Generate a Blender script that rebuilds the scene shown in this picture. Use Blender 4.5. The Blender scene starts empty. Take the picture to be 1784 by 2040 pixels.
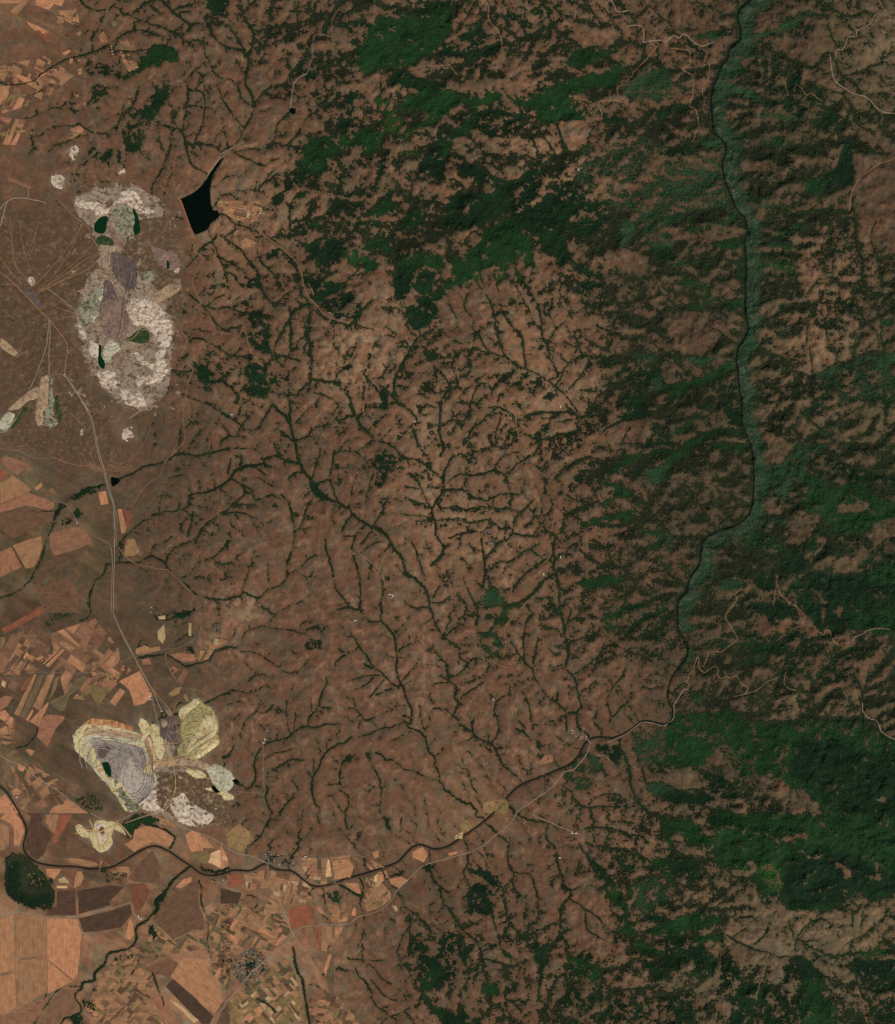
import bpy, math, random, heapq
import numpy as np
from mathutils import Vector
from mathutils.geometry import delaunay_2d_cdt

# ------------------------------------------------------------------ camera, world, sun, exposure
# 1 map cell = 10 m; the photographed map is 1784 x 2040 cells; world x east, y north, metres
ALT = 400000.0
scene = bpy.context.scene
cam = bpy.data.cameras.new("satellite_camera")
cam.sensor_fit = 'VERTICAL'; cam.sensor_height = 24.0
cam.lens = 24.0 * ALT / 20400.0
cam.clip_start = 1000.0; cam.clip_end = 2.0e6
cam_o = bpy.data.objects.new("satellite_camera", cam)
cam_o.location = (0, 0, ALT)
scene.collection.objects.link(cam_o)
scene.camera = cam_o

SUN_EL, SUN_AZ = 42.0, 140.0          # degrees; azimuth clockwise from north (morning, south-east)
world = bpy.data.worlds.new("World"); scene.world = world; world.use_nodes = True
nt = world.node_tree; nt.nodes.clear()
sky = nt.nodes.new('ShaderNodeTexSky'); sky.sky_type = 'NISHITA'; sky.sun_disc = False
sky.sun_elevation = math.radians(SUN_EL); sky.sun_rotation = math.radians(SUN_AZ)
bg = nt.nodes.new('ShaderNodeBackground'); bg.inputs['Strength'].default_value = 0.06
wo = nt.nodes.new('ShaderNodeOutputWorld')
nt.links.new(sky.outputs[0], bg.inputs[0]); nt.links.new(bg.outputs[0], wo.inputs[0])
sun = bpy.data.lights.new("sun", 'SUN'); sun.energy = 3.65; sun.angle = math.radians(0.5); sun.color = (1.0, 0.955, 0.89)
sun_o = bpy.data.objects.new("sun", sun)
d = Vector((math.sin(math.radians(SUN_AZ)) * math.cos(math.radians(SUN_EL)), math.cos(math.radians(SUN_AZ)) * math.cos(math.radians(SUN_EL)), math.sin(math.radians(SUN_EL))))
sun_o.rotation_euler = d.to_track_quat('Z', 'Y').to_euler()
sun_o.location = (0, 0, 9000)
scene.collection.objects.link(sun_o)
scene.view_settings.view_transform = 'Standard'; scene.view_settings.look = 'None'
scene.view_settings.gamma = 1.0; scene.view_settings.use_curve_mapping = False
scene.view_settings.exposure = 0.0
# ---- traced map data.  "@rc" picks a survey sheet (row, column); numbers are sheet units of 2.58 map cells ----
STREAMS = """
@00
2.5 62,0 65,4 70,7 79,9 85,6 93,0
2 87,5 92,7 95,11 100,12 107,7 113,3 117,0
2.5 100,12 107,15 115,18 122,20 130,23 137,26 142,31
1.5 115,2 121,8 126,11 130,15
4 124,0 130,4 134,10 140,14 145,18 147,20 145,24
3 134,8 140,5 147,4
3 140,14 138,10 146,9
2.5 158,14 162,22 165,28 170,34 178,38
2 158,30 158,36 159,44 163,49 165,57 172,61 178,61
1.5 148,31 155,31 158,35
3.5 84,36 78,38 70,41 62,43 57,44
2.5 57,44 50,46 43,50 38,54 30,59 26,63 17,65 8,66 0,64
2 84,36 87,39 95,40 103,40 112,39 118,37
1.5 87,32 92,29 98,25 105,23 112,24 120,26 130,30
1.5o 41,66 35,68 28,72 22,74
1.5o 20,91 24,92 30,88 37,85 42,83 49,84
2 62,96 56,97 50,97 43,98 37,100 33,104 28,106 22,107
2 62,96 66,99 70,102 77,103 83,103
2 40,114 46,111 54,109 60,106 66,104
2 89,104 91,98 93,91 95,86 100,85 106,77
2 100,85 103,82 106,74 107,67
1.5 95,85 97,78
3 142,104 143,110 145,118 147,125 151,130 158,133 161,135
2 141,104 142,96 143,90 145,82 146,74 146,70
1.5 141,104 137,98 134,92 131,91
1.5 143,101 147,95
2 151,69 157,72 159,80 158,90 156,98 153,105 150,112 148,118
1.5 168,66 171,74 174,80 178,87
1.5 172,91 173,98 175,104 175,112 177,116
2 133,101 133,108 131,117 128,124 125,132 121,138 118,143 117,150
1.5 123,106 125,113 127,119
1.5 94,42 92,48 94,56
1 84,40 88,48 92,50
1 96,40 99,44
2 69,71 76,66 
2 70,78 76,72 82,69
2 55,80 56,86 61,86
1.5 127,150 130,140 133,134
@01
3 0,34 8,37 15,38 18,41 21,43
4 17,12 20,17 24,22 26,27 25,34 23,40 21,43
4 21,43 22,48 20,56 19,65 22,70 25,76 26,81
2 17,12 20,8 24,4 27,0
2 17,12 16,6 15,0
3 26,24 33,23 40,21 46,20 54,19 62,18 70,14 80,11
2 38,21 37,16 38,11 39,5 41,0
2.5 8,23 12,28 15,33 19,39
2 23,40 29,37 36,35 43,33 50,29
1.5 12,46 15,52 19,57
2 54,56 52,48 50,44
3 54,56 58,52 63,48 67,42 69,34
3 54,56 60,54 67,54
2 54,56 51,63 47,66 38,67 34,71 30,76 26,80
1.5 34,71 40,74 46,74 50,70 54,66
2 26,84 24,90 20,96 17,102 15,108 11,112 6,114 0,118
2 26,83 21,80 17,78 15,72 13,66 9,61 0,61
2 17,98 12,93 9,88 5,82 0,75
1.5 0,100 4,104 5,110 6,113
2 53,87 47,92 43,97 43,104 42,109 36,112
2 10,118 20,115 30,115 40,114 43,110 50,113 54,110 60,104 63,98 66,91 72,88 76,82
2 12,119 18,122 24,124 30,128 36,128 40,124 45,122
2 0,151 8,149 18,147 28,147
2 59,150 56,155 54,163
7 94,0 90,6 86,12 82,18 80,25
3 80,25 84,30
3 53,9 60,9 68,9 78,11
2 56,22 64,26
3 69,34 70,28
2.5b 121,86 127,87 135,86
2.5b 127,87 129,80 132,73
3b 127,86 130,90 135,92
3b 122,84 123,78 124,66
2.5b 140,118 148,116 153,120
2.5b 150,112 152,120
2 108,94 114,86 120,78 126,68
2 124,108 126,118 124,130
2.5 124,130 121,140 118,146
3 87,163 90,152 92,142 95,134
2 146,163 148,150 147,138 144,134
3 150,156 158,156
2.5 36,10 40,2
2.5 30,30 36,28 44,26
@02
2.5 66,99 70,106 74,116 76,124 80,130
2.5 78,104 84,112 88,120 90,128
2.5 88,92 92,104 96,116 106,118 112,113
3 156,34 157,40 154,48 146,53 142,52
2 138,36 140,26 136,20
2.5 144,95 148,102 156,107 160,110
2.5 26,124 34,132 42,138 50,142 60,140
2.5 20,126 14,120 10,116
2.5 10,138 18,146 26,150
2 40,120 50,126 62,130
2.5 34,119 42,119 50,121
2.5 60,122 66,120 74,124
1.5 27,0 31,8 32,14 26,22 24,30
2 12,24 18,16 24,6
2 4,12 10,6 14,0
2 52,6 51,14 50,22
1.5 64,4 64,14 63,24
2.5 88,22 94,28 88,34 82,40 76,46
2.5 52,36 60,30 72,27 80,20
2.5 60,50 66,42 70,32
2 86,18 82,12 76,18
2.5 124,22 132,14 138,12
@03
3 86,40 94,44 100,47 106,49 112,52 118,50 121,45 124,41 129,41 132,46 134,54 138,60
2 77,40 78,50 77,60 78,70 78,80 76,90
2 84,42 84,52 83,60
2 96,48 97,56 96,66 97,76 97,86
2.5 140,93 148,93 152,99 158,100 162,104
2 147,107 154,110 158,116 166,119 174,119
2 122,8 126,15 127,22 130,30 133,36 138,39
3 132,8 138,12 146,13 150,11
2 140,16 144,22 150,28
2.5 158,75 160,82 166,88 172,90 178,88
2 110,62 118,66 126,69 136,72 142,70
1.5 170,92 170,100 168,104
3 0,54 14,55 30,53 40,50
3 0,84 12,83 20,81 28,74 33,70
2 8,94 16,96 24,94
2.5 110,9 118,12 128,12
1.5 60,40 66,36 74,32
2 134,112 126,106 116,112
@10
2.5 145,71 152,77 157,81 160,86 164,91 168,96 173,100 178,101
1.5 157,82 163,79 168,75 173,73
1.5 158,81 166,84 173,82 178,82
2 163,27 166,35 168,42 172,49 174,56 176,62
2 127,130 134,131 142,132 149,132
2 146,109 152,106 160,108 166,112 173,116 178,121
1.5 145,151 152,154 160,156 168,158
1.5 170,26 176,30
4d 2,66 8,74 16,80 24,84 30,88 35,94 36,98
@11
2.5 0,10 6,12 10,18 18,20 24,22 28,24 34,26 40,30 46,36 52,42 57,46 59,54 60,62 62,70 66,76 68,80
2 44,27 52,27 54,22 54,16 53,9 54,4 56,0
3 56,16 64,15 72,14 80,12 84,6 87,0
2.5 0,27 8,32 15,37 19,42 23,47 27,52 30,58 31,66 33,72 38,78 42,82
2 0,44 8,48 14,52 18,54 20,57
2 4,55 9,56 13,62 18,66
1.5 3,49 5,56 5,64
2.5 28,38 30,45 34,50 39,54 43,60 44,66
2 60,66 54,70 49,74 44,78
4 68,80 62,82 56,86 53,92 50,97 47,103 44,108
2 48,100 49,108
4.5 69,80 69,88 68,96 67,104 69,112 69,120
2 61,108 66,104 69,100
2 64,118 66,110
3.5 54,94 55,102 54,110 55,116
2 68,80 74,86 80,90 88,94 96,95 104,96 112,98 118,100
3 100,96 104,92 108,86 112,82 118,76
5 132,24 134,34 135,44 136,54 137,64 138,74
4 132,26 138,19 143,13 147,6 150,0
3 141,22 150,24 160,23 168,24
2 135,26 140,31 148,33
3 106,15 112,10 118,5 124,0
2 106,15 104,20 100,26 94,30
2.5 88,24 92,18 94,14
3.5m 152,106 148,114 143,120 140,128 136,134 134,142 133,152
3 34,128 38,124 42,119 50,120 56,122 61,124
2 42,122 48,128 54,132
2 6,118 14,120 22,120
2 111,163 110,150 112,140
2 70,138 78,140 90,140 98,150 102,158 103,163
1.5 72,148 80,150 88,154 92,160
1.5 87,96 88,104 86,110 92,118
2 52,146 54,156 54,163
2 0,138 6,142 10,148 14,152
2 168,130 174,136 177,146 172,152 170,158
1.5 138,154 144,160
1.5 0,98 6,100 16,96
1.5 0,82 10,84 18,88
2 70,122 70,136
1.5 64,56 74,56 80,55
3 110,134 118,142 124,150
2 120,140 126,134 130,126
@12
2b 25,57 28,64 32,70 35,74
2b 14,71 17,78 18,84
2b 20,71 18,80
1.5b 5,75 7,82 12,92
2 18,84 22,88 25,92 24,99
2.5 35,74 38,78 40,86 41,92 43,100 45,110 48,118
2 41,54 42,62 44,70
2b 60,54 62,60
2b 30,58 33,66
2 24,99 30,106 34,114 40,118 48,120 56,125 64,130 72,133 78,136 84,140 90,145 96,150 102,158 105,163
2.5 47,84 50,92 55,98 61,103 63,110 64,118 65,128
2.5 58,52 60,60 66,66 70,74 75,82 77,90 77,98 78,104 81,112 83,120 87,128 91,136
1.5 56,62 60,70 64,78 68,84 70,92 75,98
1.5 92,66 91,72 96,76 101,84 98,90 94,95 88,99 84,106 82,112
1.5 83,66 86,72 86,78 83,86 86,94 88,99
1.5 102,102 105,110 104,118 100,124 96,128 92,136
2 110,132 106,138 102,142 97,147
1.5 88,110 86,120 86,126
2 0,134 4,138 6,144 8,150 5,152 2,156 0,157
2 20,114 10,120 8,128 12,136 13,144 6,146
1.5 18,116 22,126 24,130 20,134 13,137
2 34,134 28,138 22,144 16,148 12,154 8,163
1.5 34,141 28,142 26,148 22,156 22,163
1.5 40,148 32,152 26,158
1.5 45,150 44,158 41,163
2 104,50 110,52 116,56 122,60 124,64
2 106,66 112,63 120,64 127,68 132,74 136,78 142,80
1.5 112,80 122,78 132,78 142,82 148,86
2 152,62 156,72 160,80 166,84 170,86 166,90 161,93
3 142,88 150,88 158,91 164,94 168,100 172,106 178,108
2.5 120,97 126,100 134,102 140,105 148,105 156,104 162,108 168,115 176,118 178,120
2 106,100 110,106 118,111 126,114
2.5 112,120 120,121 130,121 140,120 146,119 154,119 164,121 170,123
1 118,140 121,148 119,158
1 114,150 114,160
2 2,102 8,108 14,110
@13
2 113,79 106,79 96,80 90,82
2 113,79 108,76 112,70 118,62
2 128,16 128,30 130,42 131,50 129,58 126,64 123,70 122,76 121,84 124,94 126,104 125,110
3 146,0 147,12 148,22 147,30 150,38 153,46 153,56 154,64 158,68 160,72 168,71 174,74 178,77
2 164,16 160,22 160,32 164,42 166,52 167,60 168,68
2 172,34 168,40 166,46
2 160,72 163,80 166,88 168,94
2 148,76 150,84 154,92 160,98 164,102 166,108
3 178,94 172,91 168,96 167,102 168,108 170,114 170,120
4.5 170,118 162,116 156,118 150,122 144,125 138,126 134,124 130,128 126,131 120,134 114,136
3 114,136 113,142 112,148 116,152 116,158 112,163
3 170,138 170,150 171,163
2 111,96 110,104 110,110
2 122,90 124,98 126,106 129,112 134,118
2 92,122 100,130 108,134 114,136
1.5 112,112 114,124 114,134
2.5 62,78 50,78 40,82 26,82 14,82
2.5 62,30 50,30 40,32
2 64,40 74,42 84,40
2.5 56,128 46,132 34,138 22,141 10,146
2 65,98 74,92 80,88
2 56,110 48,106 42,100 36,98
@20
3 178,37 170,38 162,40 154,42 146,41 140,40 134,42 130,46 124,48 118,49 112,50 106,54 100,57 92,60
3.5 82,64 76,66 70,67 64,69 60,72
2.5o 42,95 38,102 36,108 34,114 33,120 30,127 26,132 24,138
2.5o 24,138 16,145 8,150 0,152
3 178,60 172,64 166,68 158,71 148,71 146,76 146,80
2.5 147,80 142,83 136,85 128,85 120,87 114,91 108,94 104,98 100,102 96,105 94,108 93,114 94,120
2.5 178,86 170,88 164,91 158,96 155,102 150,107 142,110 136,113 130,118 128,124
3 149,86 149,92 147,98 145,104
2.5 144,90 141,94 139,98
3.5 156,98 154,104 151,110
1.5 133,104 128,109 122,110 118,113 116,118
3 83,126 90,125 98,124 106,125 112,122 118,119 124,122 128,126 131,132 137,137 144,141 148,146 152,151 160,152 170,153 178,153
3o 83,126 81,132 78,136 73,139 71,145 69,153 70,162
1.5 128,118 136,117
1.5 178,108 172,114 166,120 158,122 152,126
1.5 152,126 148,132 145,136 140,136
1.5 178,27 172,30 170,36
2.5 178,12 170,8 164,3 156,1
1 148,16 160,15
2 138,37 139,30 140,24
1.5 124,73 128,73 132,73
1.5 125,73 123,80
2 131,59 136,58 141,57
1 178,48 176,56
1.5 22,85 34,85 44,85
2 94,108 93,116
@21
2.5 0,9 6,12 10,14 16,18 18,22 26,22 30,20 34,12 38,6 41,2
2 10,13 14,10
4 41,3 46,8 51,12 54,19 56,26 58,32 59,40 61,47 63,53
3 54,0 53,8 54,16
2 57,17 61,13 66,7
3 59,31 64,28 70,26 70,20
2.5 44,22 50,26 56,30
4.5 63,53 68,58 72,64 76,70 82,75 88,77 94,80 99,82
3 62,54 56,56 53,59
3.5 42,42 48,44 54,47 61,48
2 41,32 45,42
3.5 99,82 102,88 108,92 114,95 119,98 125,101 130,106 132,110 134,114 140,120 142,126 143,132 150,137 156,142 159,146 160,152 162,158 163,163
2 77,37 75,45 73,52 71,58
2.5 88,38 87,46 85,54 84,60 87,67 89,74 94,80
2 99,81 101,74 101,68 104,60 106,57
1.5 112,78 113,70 116,62 118,56
3 116,30 124,31 132,34 136,38 140,44 146,44 152,45 158,48 162,52 168,56
3 100,2 102,8 106,14 110,20 114,25 118,28
1.5 116,30 110,36 102,39
2.5 148,22 152,30 154,36 158,41 162,50
4 170,0 170,12 169,22 171,30 173,36 170,42
3 172,56 172,64 170,72 166,78 163,84 164,90 167,95 166,102 169,108 174,113 170,118 165,124
2.5 178,44 175,50 172,57
2 178,68 171,70
2 147,56 152,60 155,68 158,74 161,80 163,83
2 142,65 148,67 154,68
2 146,76 152,78 159,79
2 139,87 150,88 158,88 164,90
1.5 150,92 164,93
4.5 174,112 170,120 163,126
3 136,0 142,5 148,8
2 148,8 152,14
2.5 47,72 51,76 54,80 55,88 57,96 57,104 56,112 53,120 51,128 52,134 50,138 47,141
2 57,100 64,98 70,97
2 58,101 62,96 65,88 67,80
2 52,134 58,130 64,126
2.5 47,142 40,144 34,147 30,153 24,150 17,147
2 17,148 16,154
1.5 13,118 10,128 6,136 0,138
1.5 26,116 23,124 21,132 18,142
1 36,122 37,140
3 0,86 5,84 9,80 14,75 18,73
2.5 10,82 16,79 24,80
2 0,86 10,85 18,86 25,90
4 0,66 5,62 8,58 12,53 16,51 24,50 32,48 38,50
3 8,60 14,63 20,66
2 16,60 24,58 32,60
1.5 15,50 16,42
1.5 6,57 8,44
2 34,48 36,42
1.5 24,50 34,56
2 0,38 8,36 18,36 28,37
1.5 0,30 6,27 20,27
2.5 81,112 84,122 87,132 88,142 92,148 97,155 100,160 106,161 110,162
2.5 102,118 105,126 107,136 108,146 108,160
3 93,100 97,94 101,89
2.5 101,114 103,106 107,100 111,96
3 108,110 112,106 117,100
2.5 118,96 122,90 126,84
2 95,104 103,104
1.5 110,116 118,109 128,108
1.5 122,120 130,112
2 126,136 125,146 124,156 125,163
2 136,126 140,132 146,136
1.5 148,108 152,118 155,128 158,136
2 142,156 150,160 158,159 162,158
2 164,156 172,155 178,150
2 164,152 167,146 170,142 172,136
2.5 82,112 81,106
@22
2.5 5,15 12,15 17,15 21,11 22,4 23,0
1.5 7,14 7,8 10,0
1 12,14 14,8
2.5 44,0 42,6 36,10 31,15 26,19 21,24 21,30 23,36 24,42 21,48
2 24,39 32,38 38,34 43,32
2 42,30 42,24 45,18 46,12
3 6,62 10,58 14,55 20,57 28,57 34,55 40,53 46,55 50,56 55,52 58,48
2 41,52 44,46 48,42 54,40 60,39
2 60,47 68,43 73,40
3.5 0,69 8,68 16,68 21,71 24,75 30,75 36,77
2.5 36,76 44,72 52,71 60,72
3 2,58 2,66
2 3,52 6,46 10,42
2.5 12,82 20,84 28,82 36,81 44,83 52,82
2.5 0,91 8,91 16,90 20,94 28,93 36,91
2.5 55,102 56,94 58,88 64,84 70,77
3 65,96 70,92 72,88 80,88 84,84
2.5 71,89 73,82
2 71,104 76,96 80,92
3 55,102 62,103 68,104 73,105
2.5 55,102 51,107 46,108 42,112 38,116 34,122
2.5 49,106 50,96 50,92
3 31,106 32,114 33,122 34,130 33,138 32,144
2 6,106 14,102 22,101 28,100
2 17,136 20,144 24,152 26,160
2.5 45,124 54,124 60,118 66,115 72,112 77,108
3.5 87,120 86,112 88,104
3.5 85,120 78,124 72,128 66,132 60,138 56,144
3 87,122 87,130 90,138 91,146 91,154 92,163
4.5 48,160 56,156 64,154 70,149 76,142 81,137
3.5d 66,11 74,9
3.5d 76,9 84,8 92,8
2.5 92,8 98,8 104,10
2.5 78,13 88,13
2 88,16 98,15 106,12 111,11
2 96,2 100,6 104,10
2 112,8 116,4 119,0
3 86,27 94,25 100,24 108,22
1.5 126,6 125,14 128,20
2.5 126,23 132,18 139,15
2 139,34 142,26 145,21
3 108,54 116,54 124,52 129,50
2.5 92,54 98,50 104,46 108,45
2 86,40 94,44
2.5 108,45 114,42 120,44 124,48 128,50
3 100,86 108,82 114,79 122,77
2 92,70 98,73 106,77 114,78
3 106,114 114,120 120,124 126,130 132,133
3 136,163 142,156 143,150 150,142
2.5 146,160 152,156 160,154 170,150 178,148
2 150,142 160,148
2.5b 94,92 93,98
@23
3 108,130 118,132 130,134 144,134 156,132
2.5 112,128 118,120 124,112 128,104
2 112,122 116,116 122,110
3 66,88 74,88 84,88 94,89
2 78,90 75,98 70,104
2.5 130,38 136,46 142,50 152,52 162,56 170,58 178,56
3 170,0 172,8 170,16
3 115,5 112,10 113,16 120,20 124,26
3 62,22 52,22 44,22 34,24 26,27
2.5 66,34 56,32 44,32 34,34
3 70,49 78,51 86,51 92,48 96,42 102,34 108,32
2 60,14 50,16 42,20
2 69,58 60,56 50,58
2 27,106 16,104 6,104
2.5 10,158 20,152 30,148
@30
2 178,35 172,36 166,38 163,43 159,46 152,48 145,50 140,47 134,43 128,41
3.5 128,40 120,41 112,42 108,43
2.5 178,70 170,72 164,76 158,78
2.5 178,118 172,121
1.5o 30,90 35,87 42,85
1.5 30,96 27,105 22,110 14,113
3o 68,0 70,6 68,12 62,14
1.5 75,61 82,57 86,60
@31
2 0,36 6,34 10,36
1.5 16,33 18,26 20,22 26,20 34,18 40,20 48,21 56,22 62,24
1.5 36,17 42,10 48,5 54,2
1.5 16,38 24,38 30,40 34,43 38,46 42,48 46,51 50,54 54,55 60,53
1.5 18,45 22,50 27,55 34,56 40,58
2 0,72 6,69 10,68 18,70 24,69
1.5 4,80 10,77 15,77
2.5 82,58 82,64 79,69 77,75 76,80 72,85 69,89 67,95
2 78,82 85,81
1.5 70,74 70,84
2 67,96 74,97 80,94 86,94 91,94
2.5 67,96 62,97 56,100 54,104 48,106 42,107 36,109
2 54,104 52,96 51,88 51,76
2 57,98 58,86
1.5 31,76 29,83 22,88 18,92 17,98
1.5 41,79 35,86 28,84
2.5 36,109 31,114 26,120 26,128 27,134 26,140 22,144 16,142 12,139
2 0,120 6,118 9,114 11,110
2 34,121 40,117 46,116 54,114
2.5 36,133 42,129 50,124 55,121 60,122 64,122
3 101,104 97,108 90,110 84,113 79,119 77,126 73,132 71,138 71,146 72,152 74,157
1.5 78,118 76,112
1.5 72,130 72,122
2 82,114 82,108
3 104,118 100,121 95,123 93,128 92,134 92,140
1.5 83,141 92,140
1.5 115,122 118,128 122,135 124,140
2 120,116 126,118 127,122 134,122 140,127 144,130 150,130 154,133
1.5 154,133 160,136 168,137
3 143,94 146,97 152,99 157,103 159,108 160,114 164,118 167,122 165,126 169,131 169,138
2.5 110,103 118,100 126,97 132,97 138,94 142,92 147,94
1.5 133,106 142,103 148,99
2.5 124,0 124,8 124,14 129,20 133,24 135,30 136,38 136,46 136,54 138,60 141,66
3 141,66 143,74 147,80 148,86 147,92
2.5 90,6 96,4 101,5 107,6 111,10 115,15 120,15 124,14
2 107,0 107,6
2 99,0 98,4
2.5 104,28 107,34 112,40 115,46 119,50 124,54 128,58 132,63 138,66
2 107,34 102,38 96,39 91,36
2.5 100,39 94,42 89,46 89,49
2 126,57 118,56 110,57 102,60
2 118,58 112,64 105,67
1.5 126,60 120,68 115,74
2 132,67 126,69 120,72
3 111,48 116,50 120,53
2 141,60 146,54 151,48
2 136,38 142,34 148,32
2.5 99,82 104,82 107,86 111,91 116,91 119,89
2 103,74 104,80
2 107,88 102,91
1.5 108,90 107,97
1.5 136,80 142,80
1.5 141,87 147,89
2.5 162,0 163,8 165,14 168,20 171,25 178,31
2 142,0 148,3 152,5 158,4 162,3
1.5 163,13 158,16 154,20
1.5 178,14 174,22
2 154,80 154,88 156,96 158,99
1.5 162,88 160,94 158,98
2 170,42 174,48 175,54 178,58
1.5 164,63 172,62
2 165,82 174,82 178,86
2.5 34,148 36,154 38,160 40,163
3 56,151 52,155 48,159 46,163
2.5 119,142 115,146 112,150
2 124,144 124,152 123,163
2 92,146 97,148 99,152
@32
2.5 0,26 6,30 11,33 14,36 14,42 17,45 20,46
2.5 20,46 19,50 16,53 12,57 7,57 5,61
2 20,46 26,43 32,44
2.5 0,43 4,48 5,54 5,60 9,63 12,67 10,74
2 12,63 20,62 28,59 34,55 37,49
2 10,86 13,78 17,71 24,67 32,62
1.5 0,62 5,62
2.5 0,82 5,84 10,88 14,93 17,97 23,99 26,104 32,107 38,108 41,112 43,117 46,123 48,127
2.5 24,99 24,92
2.5 42,106 44,100 44,94 42,88 41,82 43,76 47,73 52,71 53,66
1.5 26,104 18,107
2 26,0 28,10 28,20
2.5 71,9 66,14 64,22 63,30 64,38 64,46 68,50 71,53 72,58 75,64 80,70 83,74 88,77 94,81 97,86 97,94 97,100
2 75,28 73,34 72,42 71,50
2 58,38 62,42
2 54,30 57,34
3 92,0 92,8 94,14 95,19 95,26 98,34 99,40 97,45 96,50 99,54 102,57 104,63 105,69 107,75 108,80 105,85 104,90 106,95 107,100
2 95,19 99,15 105,11 110,4
2 98,15 100,6
2 98,32 106,29 112,27
1.5 102,56 108,52 114,48 122,41
2 98,43 106,43
1.5 107,70 113,66 119,61
2 142,52 139,58 134,64 130,70 128,76 129,82 131,88 134,88 137,82 141,79
1.5 131,88 130,94
2 137,82 144,79 147,70
3 58,98 64,100 67,104
2.5 60,92 65,98
3 70,98 71,94 74,95
1.5 66,74 68,82 70,92
1.5 62,68 66,76
2 90,65 90,76
3 124,13 132,10 140,6
3m 126,15 130,19 132,21
3 162,23 170,18 172,13 178,12
2.5 150,15 160,11 168,8 178,7
2.5 150,103 152,112 151,120 156,130 158,140
2.5 112,116 120,124 126,130 127,138
4 138,112 143,122 146,134 146,142 150,150 154,157 160,163
2.5 94,141 99,146 103,152 107,157 114,159 122,158 130,158 138,158
2 114,156 120,150 128,148 136,148
1.5 18,126 22,134 24,142
@33
3 92,52 95,44 94,36 92,30
2.5 95,44 104,36
2.5 109,52 113,58 115,64 112,70 111,78 111,86
2.5 117,60 122,52 130,46
3.5 146,56 150,62 153,70 153,80 153,86
2.5 158,54 156,62 154,70
3.5 19,66 22,70 28,68 32,71 38,74 44,75 47,78 50,85 56,85 64,86 70,86 71,92 78,94 84,91 90,93 96,93
3 68,86 76,84 86,84
4 96,93 104,92 108,87 116,88 124,90 134,91 142,90 150,88 158,92 164,98 172,104 178,107
2.5 12,64 16,62 20,66
2.5 28,34 36,30 44,28
2 20,20 30,16 40,18
2 88,60 84,70 82,78
2 30,72 33,80 32,88
3 100,96 98,106 98,118
3 122,92 122,104 126,116
@40
4 112,8 120,10 128,13 133,16 136,19 134,23 132,27
4 147,41 140,46 134,52 130,58 126,63
4 122,74 116,80 112,84 106,87 105,92 106,98 102,104 96,106 88,107 83,109 82,114 80,118 75,122 72,126 74,129 70,131 64,130 63,136
3 63,136 58,139 59,145 63,149 63,154 58,156 50,159 47,163
1.5 62,134 54,134 48,134 42,139 36,148 30,156 27,163
2.5 118,123 120,130 123,138 126,144 127,149
1.5 154,52 156,58 155,66 156,72 160,80 162,90 160,96 162,106
2 108,112 106,118 102,124
1.5o 156,104 162,106 164,114 170,120 175,128
1.5 82,118 76,121
1.2 38,139 34,144 28,148
2 100,22 97,26
@41
4 92,56 98,59 103,62 109,65
3 108,50 110,56 110,64
4 56,104 57,110 58,118 60,124 63,128 64,134 66,144 67,152 69,163
2.5 26,143 32,145 38,148 42,154
1.5 20,63 30,66 26,75 19,71 20,63
2.5 38,6 34,12 31,18 25,23 20,26
1.5 74,2 78,12
3.5 128,4 131,12
1.5 139,4 139,14
1.5 141,72 148,76 153,80 158,84 162,92 164,98
2.5 146,78 147,84 146,90 146,96
2 146,88 141,94 139,101 136,108
2 110,114 116,118 122,124 127,130 132,132
1.5 98,112 106,113 118,114 126,114
2.5 104,120 107,126 112,130 116,136 117,144 120,148
2 116,128 122,136 128,142 136,145
2 146,151 138,155 130,157 126,160 124,163
2 131,157 136,160
2 69,61 72,58
@42
2 75,6 84,8 90,11 95,12
3 82,9 81,16 82,22 87,25 89,32 90,40 92,47 94,54 96,58 100,60 99,66 94,70 92,76 92,84 91,94
3 96,58 92,57 98,60 106,58
3 100,67 106,70 111,75 118,78 124,84
2.5 92,94 96,100 98,108 99,116 96,124 95,132
2.5 91,83 84,87 76,90 70,94
3.5 91,95 88,99 84,104 80,108 78,116
2 111,76 112,84 112,90 118,94 126,98
2 52,26 51,34 53,42 56,48 55,54 58,60 62,64 66,67
2.5 56,46 62,47 66,46 69,48 71,54 74,60 75,68 75,78
1.5 83,41 88,38
2 84,50 90,48
1.5 84,54 90,49
2 17,46 20,54 25,60
2.5 47,56 48,66 50,74 52,84 57,90 60,94
1.5 39,77 40,84 43,90 45,98 47,108 54,112
2.5 2,70 8,76 12,84 16,90 22,95 28,100 31,108 32,116 33,124 36,131
2.5 32,112 40,114 48,117 56,118
3 50,134 49,142 50,150 54,158
3 50,144 56,146 62,154
2.5 49,146 47,158
3 77,120 77,130 75,140 74,146
3 95,124 88,128 85,136 82,146
3 96,124 98,134 96,142 88,148 86,152
3 98,112 108,112 114,116 120,121 132,120 140,118 146,114 152,112
2.5 122,122 125,130 130,136 142,136 152,136 162,134
2.5 128,134 134,128
3 130,140 130,150 124,158
3.5 106,24 112,32 117,38 124,42 129,50
2.5 110,12 120,11 130,12 137,14 144,17 154,18 160,22
2 130,7 138,6 146,7 154,10 160,13
2 116,10 120,6
3 112,23 120,26 128,27 136,28 144,30 152,32 160,36
2.5 142,54 148,51 156,50 164,48
2 168,136 168,150 168,163
3 168,0 170,8 172,16 178,22
@43
3 46,58 38,64 34,70 26,76 18,80
2.5 60,60 54,62 48,68 40,72 34,75
2.5 62,70 54,74 46,74 38,74
3 68,80 60,80 54,83
2 64,88 58,92 52,96
3 80,88 78,94 74,98 70,101
2.5 48,94 54,98 60,101 68,104 72,107 80,107
2b 96,84 98,90 101,98 102,106
2b 116,83 108,88 103,95
1.5b 145,76 145,88
1.5b 153,76 152,90
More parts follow.
